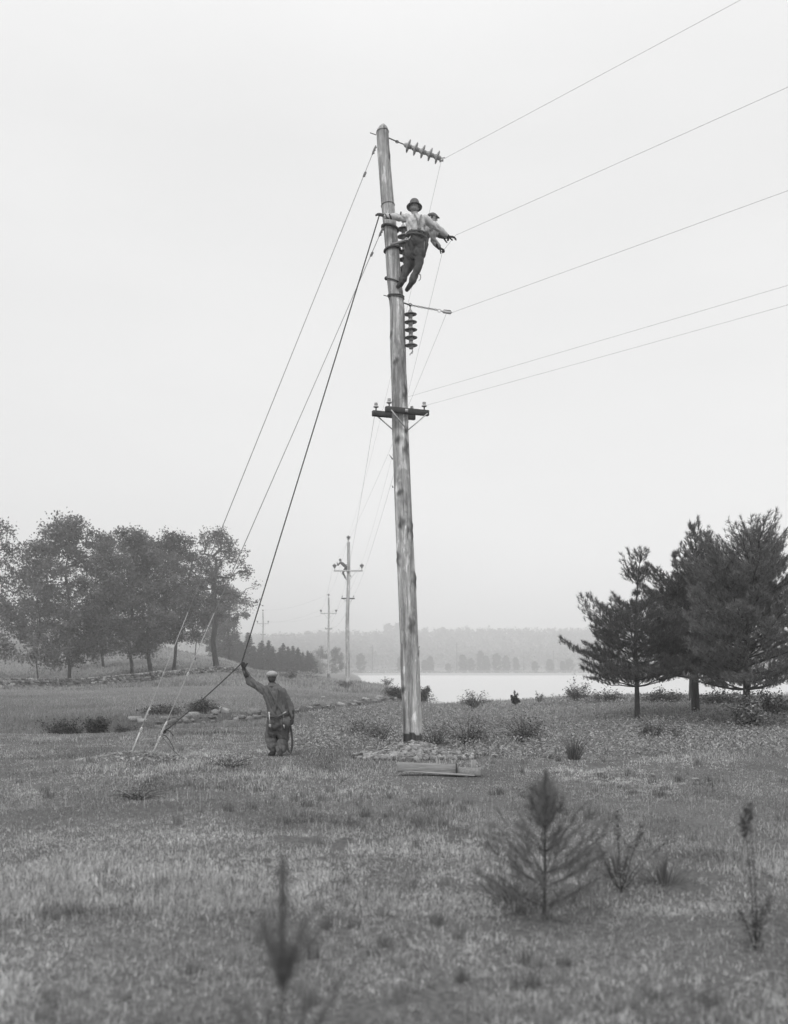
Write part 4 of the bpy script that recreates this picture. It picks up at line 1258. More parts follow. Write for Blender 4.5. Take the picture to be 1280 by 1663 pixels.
mb = MB(); mb.tube(np.array([at(716.5, 505, PY), T3 - gx_ * .06]), .010, 6); mb.build('shank', M['iron'], gp)
mb = MB(); mb.tube(np.array([T3 - gx_ * .07 + gz_ * .03, T3 + gx_ * .06 + gz_ * .038, T3 + gx_ * .09]), .012, 5); mb.build('handle', M['iron'], gp)

# ------------------------------------------------------------------ the poles farther along the line
def far_pole(base, Ht, label, r0=.19, r1=.115, tilt=0.0):
    root = empty('power_pole', base, label, 'utility pole', 'poles of the transmission line')
    b0 = np.asarray(base, float)
    n = 60; zz = np.linspace(-.3, Ht, n); k = 16
    rng = np.random.RandomState(int(Ht * 100))
    a = np.arange(k) * 2 * math.pi / k
    V, T = [], []
    for i_, z in enumerate(zz):
        rr = np.interp(z, [0, Ht], [r0, r1]) * (1 + .05 * rng.rand())
        V.append(np.stack([tilt * z + .03 * math.sin(z * .8) + rr * np.cos(a), rr * np.sin(a), np.full(k, z)], -1))
        T.append(np.full(k, .25 if z < .75 else 1.05) * (.9 + .2 * rng.rand(k)))
    V = np.concatenate(V)
    i_ = np.arange(n - 1)[:, None] * k; j_ = np.arange(k)[None, :]; j3 = (j_ + 1) % k
    Fq = np.stack([i_ + j_, i_ + j3, i_ + k + j3, i_ + k + j_], -1).reshape(-1, 4)
    top = np.arange((n - 1) * k, n * k)[::-1]
    link('shaft', rawmesh('shaft', V, [Fq, np.array([top[::-1]])], np.concatenate(T), True), M['pole'], root)
    def insul(parent, p, s):
        mb = MB(); mb.lathe(b0 + p, AZ, ((0, .02 * s), (.16 * s, .02 * s), (.17 * s, .10 * s), (.2 * s, .11 * s), (.21 * s, .06 * s), (.25 * s, .06 * s), (.27 * s, .15 * s), (.30 * s, .16 * s), (.31 * s, .12 * s), (.36 * s, .14 * s), (.40 * s, .2 * s), (.42 * s, .2 * s), (.46 * s, .09 * s), (.52 * s, .06 * s), (.53 * s, 0)), 14)
        o = mb.build('pin_insulator', M['porc'], parent, True); return o
    tx = tilt * Ht + .03 * math.sin(Ht * .8)
    insul(root, np.array((tx, 0, Ht)), 1.0)
    z1 = Ht - 2.45; x1 = tilt * z1
    mb = MB(); mb.box(b0 + (x1, -.2, z1), (1.22, .05, .06), bev=.01); arm = mb.build('crossarm', M['galv'], root)
    for s_ in (-1.14, 1.14):
        insul(arm, np.array((x1 + s_, -.2, z1 + .06)), 1.0)
        mb = MB(); mb.tube(np.array([b0 + (x1 + s_ * .62, -.25, z1 - .05), b0 + (x1 + s_ * .1, -.2, z1 - .75)]), .018, 5); mb.build('crossarm_brace', M['galv'], arm)
    z2 = Ht - 4.75; x2 = tilt * z2
    mb = MB(); mb.box(b0 + (x2, .2, z2), (.56, .05, .05), bev=.01); arm2 = mb.build('crossarm', M['arm'], root)
    for s_ in (-.48, .48):
        mb = MB(); mb.lathe(b0 + (x2 + s_, .2, z2 + .05), AZ, ((0, .015), (.08, .015), (.09, .05), (.14, .04), (.2, .03), (.2, 0)), 10); mb.build('pin_insulator', M['porctop'], arm2, True)
        mb = MB(); mb.tube(np.array([b0 + (x2 + s_ * .8, .25, z2 - .05), b0 + (x2 + s_ * .1, .2, z2 - .35)]), .014, 5); mb.build('crossarm_brace', M['galv'], arm2)
    return root
b2 = onground(563.5, 88)
b3 = onground(533.5, 158)
b4 = onground(427, 221)
HT = (12.35, 13.0, 12.6)
H2 = EYE + (HY - 880) / FP * 88 - b2[2]
H3 = EYE + (HY - 970) / FP * 158 - b3[2]
H4 = EYE + (HY - 994) / FP * 221 - b4[2]
far_pole(b2, H2, 'nearest of the distant poles, with a man working at its crossarm', tilt=.012)
far_pole(b3, H3, 'second distant pole, seen just left of the one with a man', tilt=.003)
far_pole(b4, H4, 'farthest pole of the line, rising above the spruces', tilt=.002)
ups = []
for px, Y, h in ((605, 540, 14), (742, 545, 15.5), (851, 548, 11), (899, 550, 11.5), (524, 520, 12), (1160, 548, 14)):
    b_ = onground(px, Y)
    if not ups:
        o = empty('telegraph_pole', b_, '', 'utility pole', 'thin poles on the far shore')
        mb = MB(); mb.tube(np.array([b_ + (0, 0, -.3), b_ + (0, 0, 14)]), (.24, .16), 8); mb.build('shaft', M['bark'], o, True)
        mb = MB(); mb.box(b_ + (0, -.2, 13), (1.0, .06, .07)); mb.build('crossarm', M['bark'], o)
        ups.append(o)
    else:
        o = copy_tree(ups[0]); o.location = Vector(b_); ups.append(o)
    o.scale = (1, 1, h / 14)
    o['label'] = {605: 'thin hazy far-shore pole right of the nearest line pole', 742: 'thin hazy far-shore pole right of the tall pole', 851: 'faint far-shore pole at the right end of the clump of trees', 899: 'faint far-shore pole between the clump and the pines', 524: 'thin hazy pole just left of the second far line pole', 1160: 'thin far-shore pole hidden behind the pines'}[px]

# ------------------------------------------------------------------ wires
def catenary(a, b_, sag, n=40):
    s = np.linspace(0, 1, n)[:, None]
    return np.asarray(a) * (1 - s) + np.asarray(b_) * s - np.array((0, 0, 1.)) * 4 * sag * s * (1 - s)
def wire(name, a, b_, sag, label, cat='wire', rad=.0026, mat='wire', group=None, n=40):
    mb = MB(); mb.tube(catenary(a, b_, sag, n), rad, 5)
    return props(mb.build(name, M[mat], None, True, origin=a), label, cat, group)
LN = np.array((.633, -.774, 0))                                          # toward the next pole, which stands behind the camera on the right
G = 'conductors of the line'
T2 = at(740, 382, PY)
for P, lab in ((T1, 'topmost conductor running to the upper right from the pole-top clamp'), (T2, 'conductor running to the upper right from the linemen\'s hands'), (T3 + gx_ * .08, 'conductor running to the right from the wire grip on the chain')):
    wire('conductor_wire', P, P + LN * 66, .35, lab, group=G, rad=.0026)
def pin_top(armc, s_):
    return armc + AX * s_ + AZ * .135
TF = [pin_top(cF, -.37), pin_top(cF, .355), pin_top(cB, -.37), pin_top(cB, .38)]
G2 = 'telephone wires below the conductors'
wire('telephone_wire', TF[0], TF[0] + LN * 66, .25, 'upper of the two telephone wires running right from the low crossarm', group=G2, rad=.0019)
wire('telephone_wire', TF[1], TF[1] + LN * 66, .25, 'lower of the two telephone wires running right from the low crossarm', group=G2, rad=.0019)
top2 = b2 + np.array((.012 * H2, 0, H2 + .5))
l2 = b2 + np.array((-1.14, -.2, H2 - 2.45 + .5)); r2_ = b2 + np.array((1.16, -.2, H2 - 2.45 + .5))
tl2 = b2 + np.array((-.44, .2, H2 - 4.55)); tr2 = b2 + np.array((.52, .2, H2 - 4.55))
for A, B, sg, lab in ((T1, top2, .55, 'conductor dropping from the pole-top clamp to the top of the nearest far pole'),
                      (at(719, 408, PY), r2_, .55, 'conductor dropping from the linemen\'s hands to the right insulator of the nearest far pole'),
                      (T3, l2, .55, 'conductor dropping from the wire grip to the left insulator of the nearest far pole')):
    wire('conductor_wire', A, B, sg, lab, group=G, rad=.0026)
wire('conductor_wire', T2, at(719, 408, PY), .0, 'slack end of conductor between the linemen\'s hands', group=G, n=4)
wire('telephone_wire', TF[2], tl2, .5, 'telephone wire from the rear left insulator down to the nearest far pole', group=G2, rad=.003)
wire('telephone_wire', TF[3], tr2, .5, 'telephone wire from the rear right insulator down to the nearest far pole', group=G2, rad=.003)
def chain_pts(base, Hh, tilt):
    return [base + np.array((tilt * Hh, 0, Hh + .5)), base + np.array((-1.14, -.2, Hh - 1.95)), base + np.array((1.14, -.2, Hh - 1.95)), base + np.array((-.48, .2, Hh - 4.55)), base + np.array((.48, .2, Hh - 4.55))]
Q2, Q3, Q4 = [top2, l2, r2_, tl2, tr2], chain_pts(b3, H3, .003), chain_pts(b4, H4, .002)
nm = ['top conductor', 'left conductor', 'right conductor', 'left telephone wire', 'right telephone wire']
for a_, b_, where in ((Q2, Q3, 'between the nearest and the second far pole'), (Q3, Q4, 'between the second and the farthest pole')):
    for q in range(5):
        wire('conductor_wire' if q < 3 else 'telephone_wire', a_[q], b_[q], .8, 'faint %s %s' % (nm[q], where), group=G if q < 3 else G2, rad=.005)

# guys and the hand line
G = 'guy wires staked to the ground'
def guy(a, b_, lit_from, label, splices):
    a = np.asarray(a, float); b_ = np.asarray(b_, float)
    root = empty('guy_wire', b_, label, 'guy wire', G)
    m = a * (1 - lit_from) + b_ * lit_from
    mb = MB(); mb.tube(np.array([a, m]), .0075, 6); mb.build('strand', M['guy'], root, True)
    mb = MB(); mb.tube(np.array([m, m * .25 + b_ * .75, b_]), (.0075, .008, .010), 6); mb.build('lower_strand', M['guylow'], root, True)
    mb = MB(); mb.tube(np.array([a * .045 + b_ * .955, b_ + (b_ - a) * .004]), .0135, 7); mb.build('anchor_rod', M['rodpale'], root, True)
    dr = (b_ - a) / np.linalg.norm(b_ - a)
    L_ = np.linalg.norm(b_ - a)
    for f, r_s, ln in splices:
        c = a + (b_ - a) * f
        mb = MB(); mb.tube(np.array([c - dr * ln, c - dr * ln * .5, c + dr * ln * .4, c + dr * ln]), (.010, r_s, r_s, .010), 8)
        for e in (-.6, 0, .6):
            mb.box(c + dr * ln * e + (.012, 0, 0), (.02, .015, .012), bev=.003)
        mb.build('cable_clip', M['strap'] if f < .5 else M['galv'], root, True)
    return root
def ground_at(px, Y): return onground(px, Y, .0)
g1 = ground_at(212, 19.5); g2 = ground_at(248, 19.25)
guy(at(609, 240, PY - .08), g1, .77, 'outer guy wire from the pole top to the straw mound', ((.004, .02, .10), (.045, .017, .06), (.935, .018, .16), (.96, .02, .05)))
guy(at(621, 372, PY - .08), g2, .74, 'inner guy wire from below the linemen to the straw mound', ((.006, .02, .10), (.05, .016, .05), (.855, .018, .05), (.955, .022, .16), (.975, .02, .08)))
HANDL = at(392.5, 1077, 19.9)                                            # the ground man's raised hand
TIE = g2 + (at(621, 372, PY - .08) - g2) * .045
TIE = at(266, 1189, 19.35)
rp = empty('hand_line', TIE, 'dark rope running from the linemen through the raised hand to the guy wire', 'rope')
ropeT = at(616, 350, PY - .2)
mb = MB(); mb.tube(np.concatenate([catenary(ropeT, HANDL, -.0, 30)]), .0125, 6, False)
mb.tube(catenary(HANDL, TIE, .03, 20), .0125, 6, False); mb.build('strand', M['rope'], rp, True)
mb = MB()
tt = np.linspace(0, 6.28 * 2.2, 40)
mb.tube(TIE + np.stack([.035 * np.cos(tt), .035 * np.sin(tt), .02 * np.sin(tt * .5) - .03 * tt / 6.28 + .05], -1), .013, 5)
s = np.linspace(0, 1, 12)
mb.tube(TIE + np.stack([.02 + .16 * s, 0 * s, .02 + .03 * np.sin(s * 3) - .10 * s ** 2], -1), .010, 5)
mb.tube(TIE + np.stack([-.02 + .22 * s ** .7, -.02 * s, -.05 - .28 * s ** 1.3], -1), .008, 5)
mb.tube(TIE + np.stack([-.03 + .38 * s, -.12 * s, -.08 - .48 * s + .1 * s * s], -1), .005, 5)
mb.build('knot', M['rope'], rp, True)

# ------------------------------------------------------------------ dug earth at the pole, staked mound, wooden form
def clods(name, label, cat, m, n, smin, smax, tone, seed, cover=1.2, straw=0):
    mx, my, ra, rb, mh = m
    rng = np.random.RandomState(seed)
    mb = MB()
    rkk = [rockmesh('r', s_ + 60, 1, .85, .7) for s_ in range(5)]
    for q in range(n):
        r = cover * rng.rand() ** .55; a = rng.rand() * 6.283
        x, y = mx + ra * r * math.cos(a), my + rb * r * math.sin(a)
        s_ = smin + (smax - smin) * rng.rand() ** 2.6
        V, F_ = rkk[rng.randint(5)]
        e = rng.rand(3) * 6.28
        Rz = np.array(((math.cos(e[0]), math.sin(e[0]), 0), (-math.sin(e[0]), math.cos(e[0]), 0), (0, 0, 1)))
        Rx = np.array(((1, 0, 0), (0, math.cos(e[1] * .2), math.sin(e[1] * .2)), (0, -math.sin(e[1] * .2), math.cos(e[1] * .2))))
        mb.add((V * s_) @ Rz @ Rx + np.array((x, y, float(H(x, y)) + s_ * .3)), F_, tone * (.3 + 1.2 * rng.rand()) * (1.4 if rng.rand() < .06 else 1))
    o = mb.build(name, M['dirt'], None, False, origin=(mx, my, 0), tone=True)
    return props(o, label, cat, kind='stuff')
clods('dug_earth', 'heap of freshly dug clods around the foot of the tall pole', 'earth', MOUNDS[0], 6000, .006, .075, .21, 2)
clods('anchor_earth', 'low pale mound of straw and earth where the guy wires enter the ground', 'earth', MOUNDS[1], 1500, .008, .03, .34, 3)
rng = np.random.RandomState(9)
n = 3600
mx, my, ra, rb, mh = MOUNDS[1]
r = 1.15 * rng.rand(n) ** .6; a = rng.rand(n) * 6.283
X, Y = mx + ra * r * np.cos(a), my + rb * r * np.sin(a)
P = np.stack([X, Y, H(X, Y) + .005 + .03 * rng.rand(n)], -1)
d_ = rng.normal(size=(n, 3)); d_[:, 2] *= .18; d_ /= np.linalg.norm(d_, axis=1)[:, None]
W_ = np.cross(d_, (0, 0, 1.)) * .0035; L2 = (.05 + .07 * rng.rand(n))[:, None]
V = np.stack([P - W_, P + W_, P + W_ + d_ * L2, P - W_ + d_ * L2], 1).reshape(-1, 3)
props(link('straw', rawmesh('straw', V, [np.arange(4 * n).reshape(-1, 4)], np.repeat(.36 * (.7 + .6 * rng.rand(n)), 4)), M['grass']), 'dry straw strewn over the guy wire mound', 'straw', kind='stuff')

fy = 16.4
f0 = onground(646, fy); f1 = onground(778, fy)
form = empty('wooden_form', f0, 'weathered wooden trough of nailed boards lying on the grass before the pole', 'wooden form')
gz = lambda p: float(H(p[0], p[1]))
a0 = at(646, 1246, fy); a1 = at(744, 1249.5, fy); a2 = at(779, 1256, fy - .25)
def plank(p, q, hh, th, nm_, mat='board', roll=0):
    p = np.asarray(p, float); q = np.asarray(q, float)
    ax_ = (q - p); L_ = np.linalg.norm(ax_); ax_ /= L_
    up = np.array((0, 0, 1.)) - ax_ * ax_[2]; up /= np.linalg.norm(up); nn = np.cross(ax_, up)
    mb = MB(); mb.box((p + q) / 2, (L_ / 2, th, hh), (ax_, nn, up), bev=.004); return mb.build(nm_, M[mat], form)
plank(a0, a1, .062, .013, 'side_board'); plank(a0 + (.02, .26, .0), a1 + (.02, .26, 0), .055, .013, 'side_board')
plank(a1 + (-.01, -.03, -.02), a2 + (0, 0, .02), .058, .014, 'side_board')
plank(a1 + (.3, .22, 0), a2 + (.02, .25, .02), .05, .014, 'side_board')
plank(a0 + (0, .02, -.0), a0 + (0.01, .25, 0), .06, .012, 'end_board'); plank(a2 + (.005, -.01, .02), a2 + (.02, .26, .02), .06, .012, 'end_board')
plank(a0 + (.0, .13, -.06), a2 + (-.05, .13, -.04), .010, .12, 'floor_board')
for px_, w0 in ((767, .012), (771.5, .018)):
    mb = MB(); p = at(px_, 1244, fy - .1); mb.box(p, (.02, .012, .095), bev=.003); mb.build('cleat', M['paleboard'], form)
mb = MB(); p = at(776, 1242, fy - .1); mb.tube(np.array([at(773, 1237, fy - .1), at(779, 1246, fy - .1)]), .012, 4); mb.build('cleat', M['paleboard'], form)
mb = MB(); p = at(741.5, 1248, fy - .06); mb.box(p, (.012, .012, .075), bev=.003); mb.build('cleat', M['arm'], form)

# ------------------------------------------------------------------ people
def nrm(v):
    v = np.asarray(v, float); return v / (np.linalg.norm(v) + 1e-12)
class Sculpt:
    """overlapping tapered capsules and ellipsoids, fused into ONE continuous skin by a voxel remesh"""
    def __init__(s): s.mb = MB()
    def cap(s, p, q, r0, r1, side=None, fs=1.0, k=20, fn=1.0):
        p = np.asarray(p, float); q = np.asarray(q, float)
        ax_ = q - p; L_ = np.linalg.norm(ax_)
        if L_ < 1e-6: ax_ = np.array((0, 0, 1e-4)); L_ = 1e-4
        ax_ = ax_ / L_
        u = nrm(np.cross(ax_, (0.3, .9, .1)) if side is None else np.asarray(side, float) - ax_ * np.dot(side, ax_))
        v = np.cross(ax_, u)
        prof_ = [(-r0 * math.cos(t_), r0 * math.sin(t_)) for t_ in np.linspace(0.02, math.pi / 2, 6)] + \
                [(L_ * f, r0 + (r1 - r0) * f) for f in (.25, .5, .75)] + [(L_ + r1 * math.sin(t_), r1 * math.cos(t_)) for t_ in np.linspace(0, math.pi / 2 - .02, 6)]
        a = np.arange(k) * 2 * math.pi / k
        V = np.concatenate([p + ax_ * d_ + r * (np.cos(a)[:, None] * u * fs + np.sin(a)[:, None] * v * fn) for d_, r in prof_])
        n_ = len(prof_); i_ = np.arange(n_ - 1)[:, None] * k; j_ = np.arange(k)[None, :]; j3 = (j_ + 1) % k
        F_ = np.stack([i_ + j_, i_ + j3, i_ + k + j3, i_ + k + j_], -1).reshape(-1, 4)
        b_ = s.mb.n
        s.mb.add(V, F_)
        s.mb.F[4].append(np.zeros((0, 4), int)); s.mb.F[3].append(np.array([(b_, b_ + q_ + 1, b_ + q_) [::-1] for q_ in range(1, k - 1)][::1])[:, ::-1] if False else np.array([(b_, b_ + q_ + 1, b_ + q_) for q_ in range(1, k - 1)]))
        e_ = b_ + (n_ - 1) * k
        s.mb.F[3].append(np.array([(e_, e_ + q_, e_ + q_ + 1) for q_ in range(1, k - 1)]))
        return s
    def path(s, pts, rad, **k):
        for i_ in range(len(pts) - 1):
            s.cap(pts[i_], pts[i_ + 1], rad[i_], rad[i_ + 1], **k)
        return s
    def ell(s, c, r, ax=None, k=20):
        c = np.asarray(c, float); ax = np.eye(3) if ax is None else np.asarray(ax, float)
        th = np.linspace(0.03, math.pi - .03, 14); a = np.arange(k) * 2 * math.pi / k
        V = np.concatenate([np.stack([np.sin(t_) * np.cos(a) * r[0], np.sin(t_) * np.sin(a) * r[1], np.full(k, -math.cos(t_) * r[2])], -1) for t_ in th]) @ ax + c
        n_ = len(th); i_ = np.arange(n_ - 1)[:, None] * k; j_ = np.arange(k)[None, :]; j3 = (j_ + 1) % k
        b_ = s.mb.n
        s.mb.add(V, np.stack([i_ + j_, i_ + j3, i_ + k + j3, i_ + k + j_], -1).reshape(-1, 4))
        s.mb.F[3].append(np.array([(b_, b_ + q_ + 1, b_ + q_) for q_ in range(1, k - 1)]))
        e_ = b_ + (n_ - 1) * k
        s.mb.F[3].append(np.array([(e_, e_ + q_, e_ + q_ + 1) for q_ in range(1, k - 1)]))
        return s
    def build(s, name, mat, parent, voxel=.008, smooth=3, folds=0.0, fscale=9.0, fst=(1, 1, .5)):
        V = np.concatenate(s.mb.V); fs = [np.concatenate(s.mb.F[k]) for k in (3, 4) if len(s.mb.F[k])]
        o_ = np.array(parent.location[:])
        tmp = bpy.data.objects.new('tmp', rawmesh('tmp', V - o_, fs)); COL.objects.link(tmp)
        m_ = tmp.modifiers.new('r', 'REMESH'); m_.mode = 'VOXEL'; m_.voxel_size = voxel
        m2_ = tmp.modifiers.new('s', 'SMOOTH'); m2_.factor = .5; m2_.iterations = smooth
        dg = bpy.context.evaluated_depsgraph_get()
        me_ = bpy.data.meshes.new_from_object(tmp.evaluated_get(dg))
        bpy.data.objects.remove(tmp)
        if folds > 0:
            nv = len(me_.vertices)
            co = np.zeros(nv * 3, np.float32); me_.vertices.foreach_get('co', co); co = co.reshape(-1, 3)
            no_ = np.array([v.normal[:] for v in me_.vertices])
            dsp = np.array([abs(mnoise.noise(Vector((p[0] * fscale * fst[0] + p[2] * 2, p[1] * fscale * fst[1], p[2] * fscale * fst[2] + p[0] * 5)))) +
                            .18 * mnoise.noise(Vector((p[0] * fscale * 2.3, p[1] * fscale * 2.3, p[2] * fscale * 1.6 + 7))) for p in co])
            co = co + no_ * (np.sqrt(np.abs(dsp[:, None])) - .5) * folds
            me_.vertices.foreach_set('co', co.astype(np.float32).ravel())
        me_.name = name
        me_.polygons.foreach_set('use_smooth', np.ones(len(me_.polygons), bool))
        me_.update()
        return link(name, me_, mat, parent)

def hand(S, wr, dirv, palm, curl=.5, s=1.0, right=True, thick=1.0):
    """palm and five separate bent fingers; palm = direction the palm faces"""
    d_ = nrm(dirv); n_ = nrm(np.asarray(palm) - d_ * np.dot(palm, d_)); sd = np.cross(d_, n_) * (1 if right else -1)
    wr = np.asarray(wr, float)
    kn = wr + d_ * .085 * s
    for o_ in (-.027, -.009, .009, .027):
        S.cap(wr + sd * o_ * s * .6, kn + sd * o_ * s, .013 * s * thick, .0125 * s * thick)
    for o_, L_ in ((-.030, .062), (-.010, .078), (.010, .084), (.030, .076)):
        p = kn + sd * o_ * s; a_ = curl * .55
        for q_, f in enumerate((.45, .32, .25)):
            dd_ = nrm(d_ * math.cos(a_) + n_ * math.sin(a_)); e = p + dd_ * L_ * f * s
            S.cap(p, e, (.0098 - .0009 * q_) * s * thick, (.0092 - .0009 * q_) * s * thick, k=10); p = e; a_ += curl * .95
    p = wr + d_ * .022 * s + sd * .024 * s
    for L_, r_ in ((.042, .0125), (.032, .011), (.026, .0098)):
        dd_ = nrm(d_ * .75 + sd * .6 + n_ * (.3 + curl * .5)); e = p + dd_ * L_ * s
        S.cap(p, e, r_ * s * thick, r_ * .9 * s * thick, k=10); p = e; sd = nrm(sd * .55 + d_ * .2 + n_ * .1 * curl)

def person(label, loc, J, face, hair='hair'):
    root = empty('person', loc, label, 'person')
    S = Sculpt()
    side = nrm(J['shR'] - J['shL'])
    up = nrm(J['neck'] - J['pel'])
    ch = J['neck'] - up * .16
    S.cap(J['pel'], J['pel'] + up * .2, .10, .095, side=side, fs=1.35)
    S.cap(J['pel'] + up * .2, ch, .095, .115, side=side, fs=1.3)
    S.cap(ch, J['neck'] - up * .05, .11, .06, side=side, fs=1.5)
    S.cap(J['neck'] - up * .06, J['head'] - nrm(J['head'] - J['neck']) * .02, .058, .052)
    for c in 'LR':
        S.cap(J['neck'] - up * .05, J['sh' + c], .045, .055)
        S.path([J['sh' + c], J['el' + c], J['wr' + c]], [.054, .040, .026])
        S.path([J['hip' + c], J['kn' + c], J['an' + c]], [.083, .055, .038])
        S.cap(J['an' + c], J['to' + c], .042, .032)
        dv = nrm(J['wr' + c] - J['el' + c]) if 'hd' + c not in J else nrm(J['hd' + c])
        hand(S, J['wr' + c], dv, J.get('pm' + c, (0, 0, -1)), J.get('cu' + c, .6), 1.0, c == 'R')
    hu = nrm(J['head'] - J['neck']) * .5 + up * .5 if 'hup' not in J else nrm(J['hup']); hu = nrm(hu)
    f = nrm(np.asarray(face, float) - hu * np.dot(face, hu)); sd = np.cross(f, hu)
    A = (sd, f, hu); c = J['head']
    S.ell(c + hu * .025, (.076, .096, .092), A)
    S.ell(c + f * .025 - hu * .035, (.060, .070, .075), A)
    S.cap(c + f * .06 - hu * .085, c + f * .07 - hu * .085, .030, .024)
    S.cap(c + f * .088 + hu * .01, c + f * .112 - hu * .022, .008, .014)                   # nose
    S.cap(c + f * .085 + hu * .022 - sd * .035, c + f * .085 + hu * .022 + sd * .035, .010, .010)   # brow
    S.cap(c + f * .088 - hu * .052 - sd * .018, c + f * .088 - hu * .052 + sd * .018, .009, .009)   # mouth
    for q_ in (-1, 1):
        S.ell(c + sd * q_ * .078 - hu * .005 - f * .005, (.010, .020, .032), A)             # ears
        S.ell(c + f * .082 + sd * q_ * .031 + hu * .004, (.013, .010, .010), A)             # eyes
    S.build('body', M['skin'], root, .006, 2)
    H_ = Sculpt()
    H_.ell(c + hu * .030 - f * .010, (.083, .098, .094), A); H_.ell(c - f * .045 - hu * .03, (.070, .055, .06), A)
    H_.build('hair', M[hair], root, .008, 2)
    return root, dict(side=side, up=up, ch=ch, hu=hu, f=f, sd=sd, A=A)

def shirt(root, J, K, mat, name='shirt', r=1.0, folds=.014, waist=.0, cuff=.93, extra=None):
    S = Sculpt(); up, side = K['up'], K['side']
    S.cap(J['pel'] + up * waist, J['pel'] + up * .2, .125 * r, .125 * r, side=side, fs=1.35)
    S.cap(J['pel'] + up * .2, K['ch'], .125 * r, .142 * r, side=side, fs=1.3)
    S.cap(K['ch'], J['neck'] - up * .05, .135 * r, .085 * r, side=side, fs=1.45)
    S.cap(J['neck'] - up * .06, J['neck'] - up * .005, .072, .062)
    for c in 'LR':
        S.cap(J['neck'] - up * .075, J['sh' + c], .065 * r, .078 * r)
        e = J['el' + c] + (J['wr' + c] - J['el' + c]) * cuff
        S.path([J['sh' + c], J['el' + c], e], [.080 * r, .064 * r, .048 * r])
    if extra: extra(S)
    return S.build(name, mat, root, .009, 4, folds, 9)

def trousers(root, J, K, mat, r=1.0, folds=.016, low=.97, name='trousers', extra=None, top=.06, slim=1.0):
    S = Sculpt(); up, side = K['up'], K['side']
    S.cap(J['pel'] - up * .03, J['pel'] + up * top, .140 * r, .132 * r, side=side, fs=1.32)
    for c in 'LR':
        e = J['kn' + c] + (J['an' + c] - J['kn' + c]) * low
        S.path([J['hip' + c], J['kn' + c], e], [.125 * r, .086 * r * slim, .072 * r * slim])
        S.ell(J['kn' + c] + (J['an' + c] - J['kn' + c]) * min(low - .1, .8), (.085 * r * slim, .085 * r * slim, .07 * r))
        S.cap(J['pel'] - up * .04, J['hip' + c], .12 * r, .12 * r)
    if extra: extra(S)
    return S.build(name, mat, root, .009, 4, folds, 8)

def boots(root, J):
    for c in 'LR':
        S = Sculpt(); an, to = J['an' + c], J['to' + c]
        sh_ = nrm(J['kn' + c] - an)
        S.cap(an + sh_ * .12, an, .055, .052); S.path([an, (an + to) / 2, to], [.052, .048, .040])
        S.cap(an - nrm(to - an) * .03, an - sh_ * .03, .045, .045)
        S.build('boot', M['boot'], root, .008, 2)

def gloves(root, J, cuff=.09, fat=1.35):
    for c in 'LR':
        S = Sculpt()
        dv = nrm(J['wr' + c] - J['el' + c]) if 'hd' + c not in J else nrm(J['hd' + c])
        hand(S, J['wr' + c], dv, J.get('pm' + c, (0, 0, -1)), J.get('cu' + c, .6), 1.1, c == 'R', fat)
        b_ = J['wr' + c] - nrm(J['wr' + c] - J['el' + c]) * cuff
        S.cap(J['wr' + c], b_, .038, .062 if fat > 1.4 else .052)
        S.build('glove', M['glove'], root, .006, 2)

def ring_around(c, axis, side, ru, rv, rad, n=28, tube_k=6, flat=1.0):
    axis = nrm(axis); u = nrm(np.asarray(side) - axis * np.dot(side, axis)); v = np.cross(axis, u)
    a = np.linspace(0, 2 * math.pi, n)
    return c + np.outer(np.cos(a) * ru, u) + np.outer(np.sin(a) * rv, v)

def ribbon(pts, nrmls, wdt, th):
    """flat strap along pts: broad side across, thin along nrmls"""
    mb = MB(); pts = np.asarray(pts, float); nrmls = np.asarray(nrmls, float)
    tan = np.gradient(pts, axis=0); tan /= np.linalg.norm(tan, axis=1)[:, None] + 1e-9
    nn = nrmls - tan * (nrmls * tan).sum(1)[:, None]; nn /= np.linalg.norm(nn, axis=1)[:, None] + 1e-9
    bb_ = np.cross(tan, nn)
    V = np.stack([pts - bb_ * wdt - nn * th, pts + bb_ * wdt - nn * th, pts + bb_ * wdt + nn * th, pts - bb_ * wdt + nn * th], 1).reshape(-1, 3)
    n_ = len(pts); i_ = np.arange(n_ - 1)[:, None] * 4; j_ = np.arange(4)[None, :]; j3 = (j_ + 1) % 4
    mb.add(V, np.stack([i_ + j_, i_ + j3, i_ + 4 + j3, i_ + 4 + j_], -1).reshape(-1, 4))
    mb.F[4].append(np.array([[0, 3, 2, 1], [(n_ - 1) * 4 + q_ for q_ in range(4)]]))
    return mb

# --- ground man: seen from behind, left arm raised on the rope
Y0 = 19.85
def g(px, py, dy=0.0): return at(px, py, Y0 + dy)
J = dict(head=g(441.6, 1101.5, .02), neck=g(442.5, 1113, 0), pel=g(453, 1168, .02), shL=g(428, 1121, .02), shR=g(459.5, 1125, .02), elL=g(406.5, 1106, .10), wrL=g(396.5, 1089, .12),
         elR=g(471, 1148, .05), wrR=g(474.5, 1166, -.02), hipL=g(445.5, 1172), hipR=g(460, 1172), knL=g(439.5, 1198, .22), knR=g(459.5, 1202, .20), anL=g(443.5, 1221, .05), anR=g(454.5, 1226, -.12),
         toL=g(438, 1227, .16), toR=g(452, 1231.0, .04), pmL=(.5, .2, .6), cuL=1.5, hdL=(-.12, .25, 1), pmR=(-1, .1, .2), cuR=1.4, hdR=(.08, 0, -1), hup=(-.05, .12, 1))
HB = at(392.5, 1077, 19.9)
J['wrL'] = at(396.2, 1087, 19.92); J['hdL'] = HB - J['wrL']
root, K = person('ground crewman in a pale cap seen from behind, left arm raised gripping the rope', g(448, 1230), J, (-.1, 1, .1))
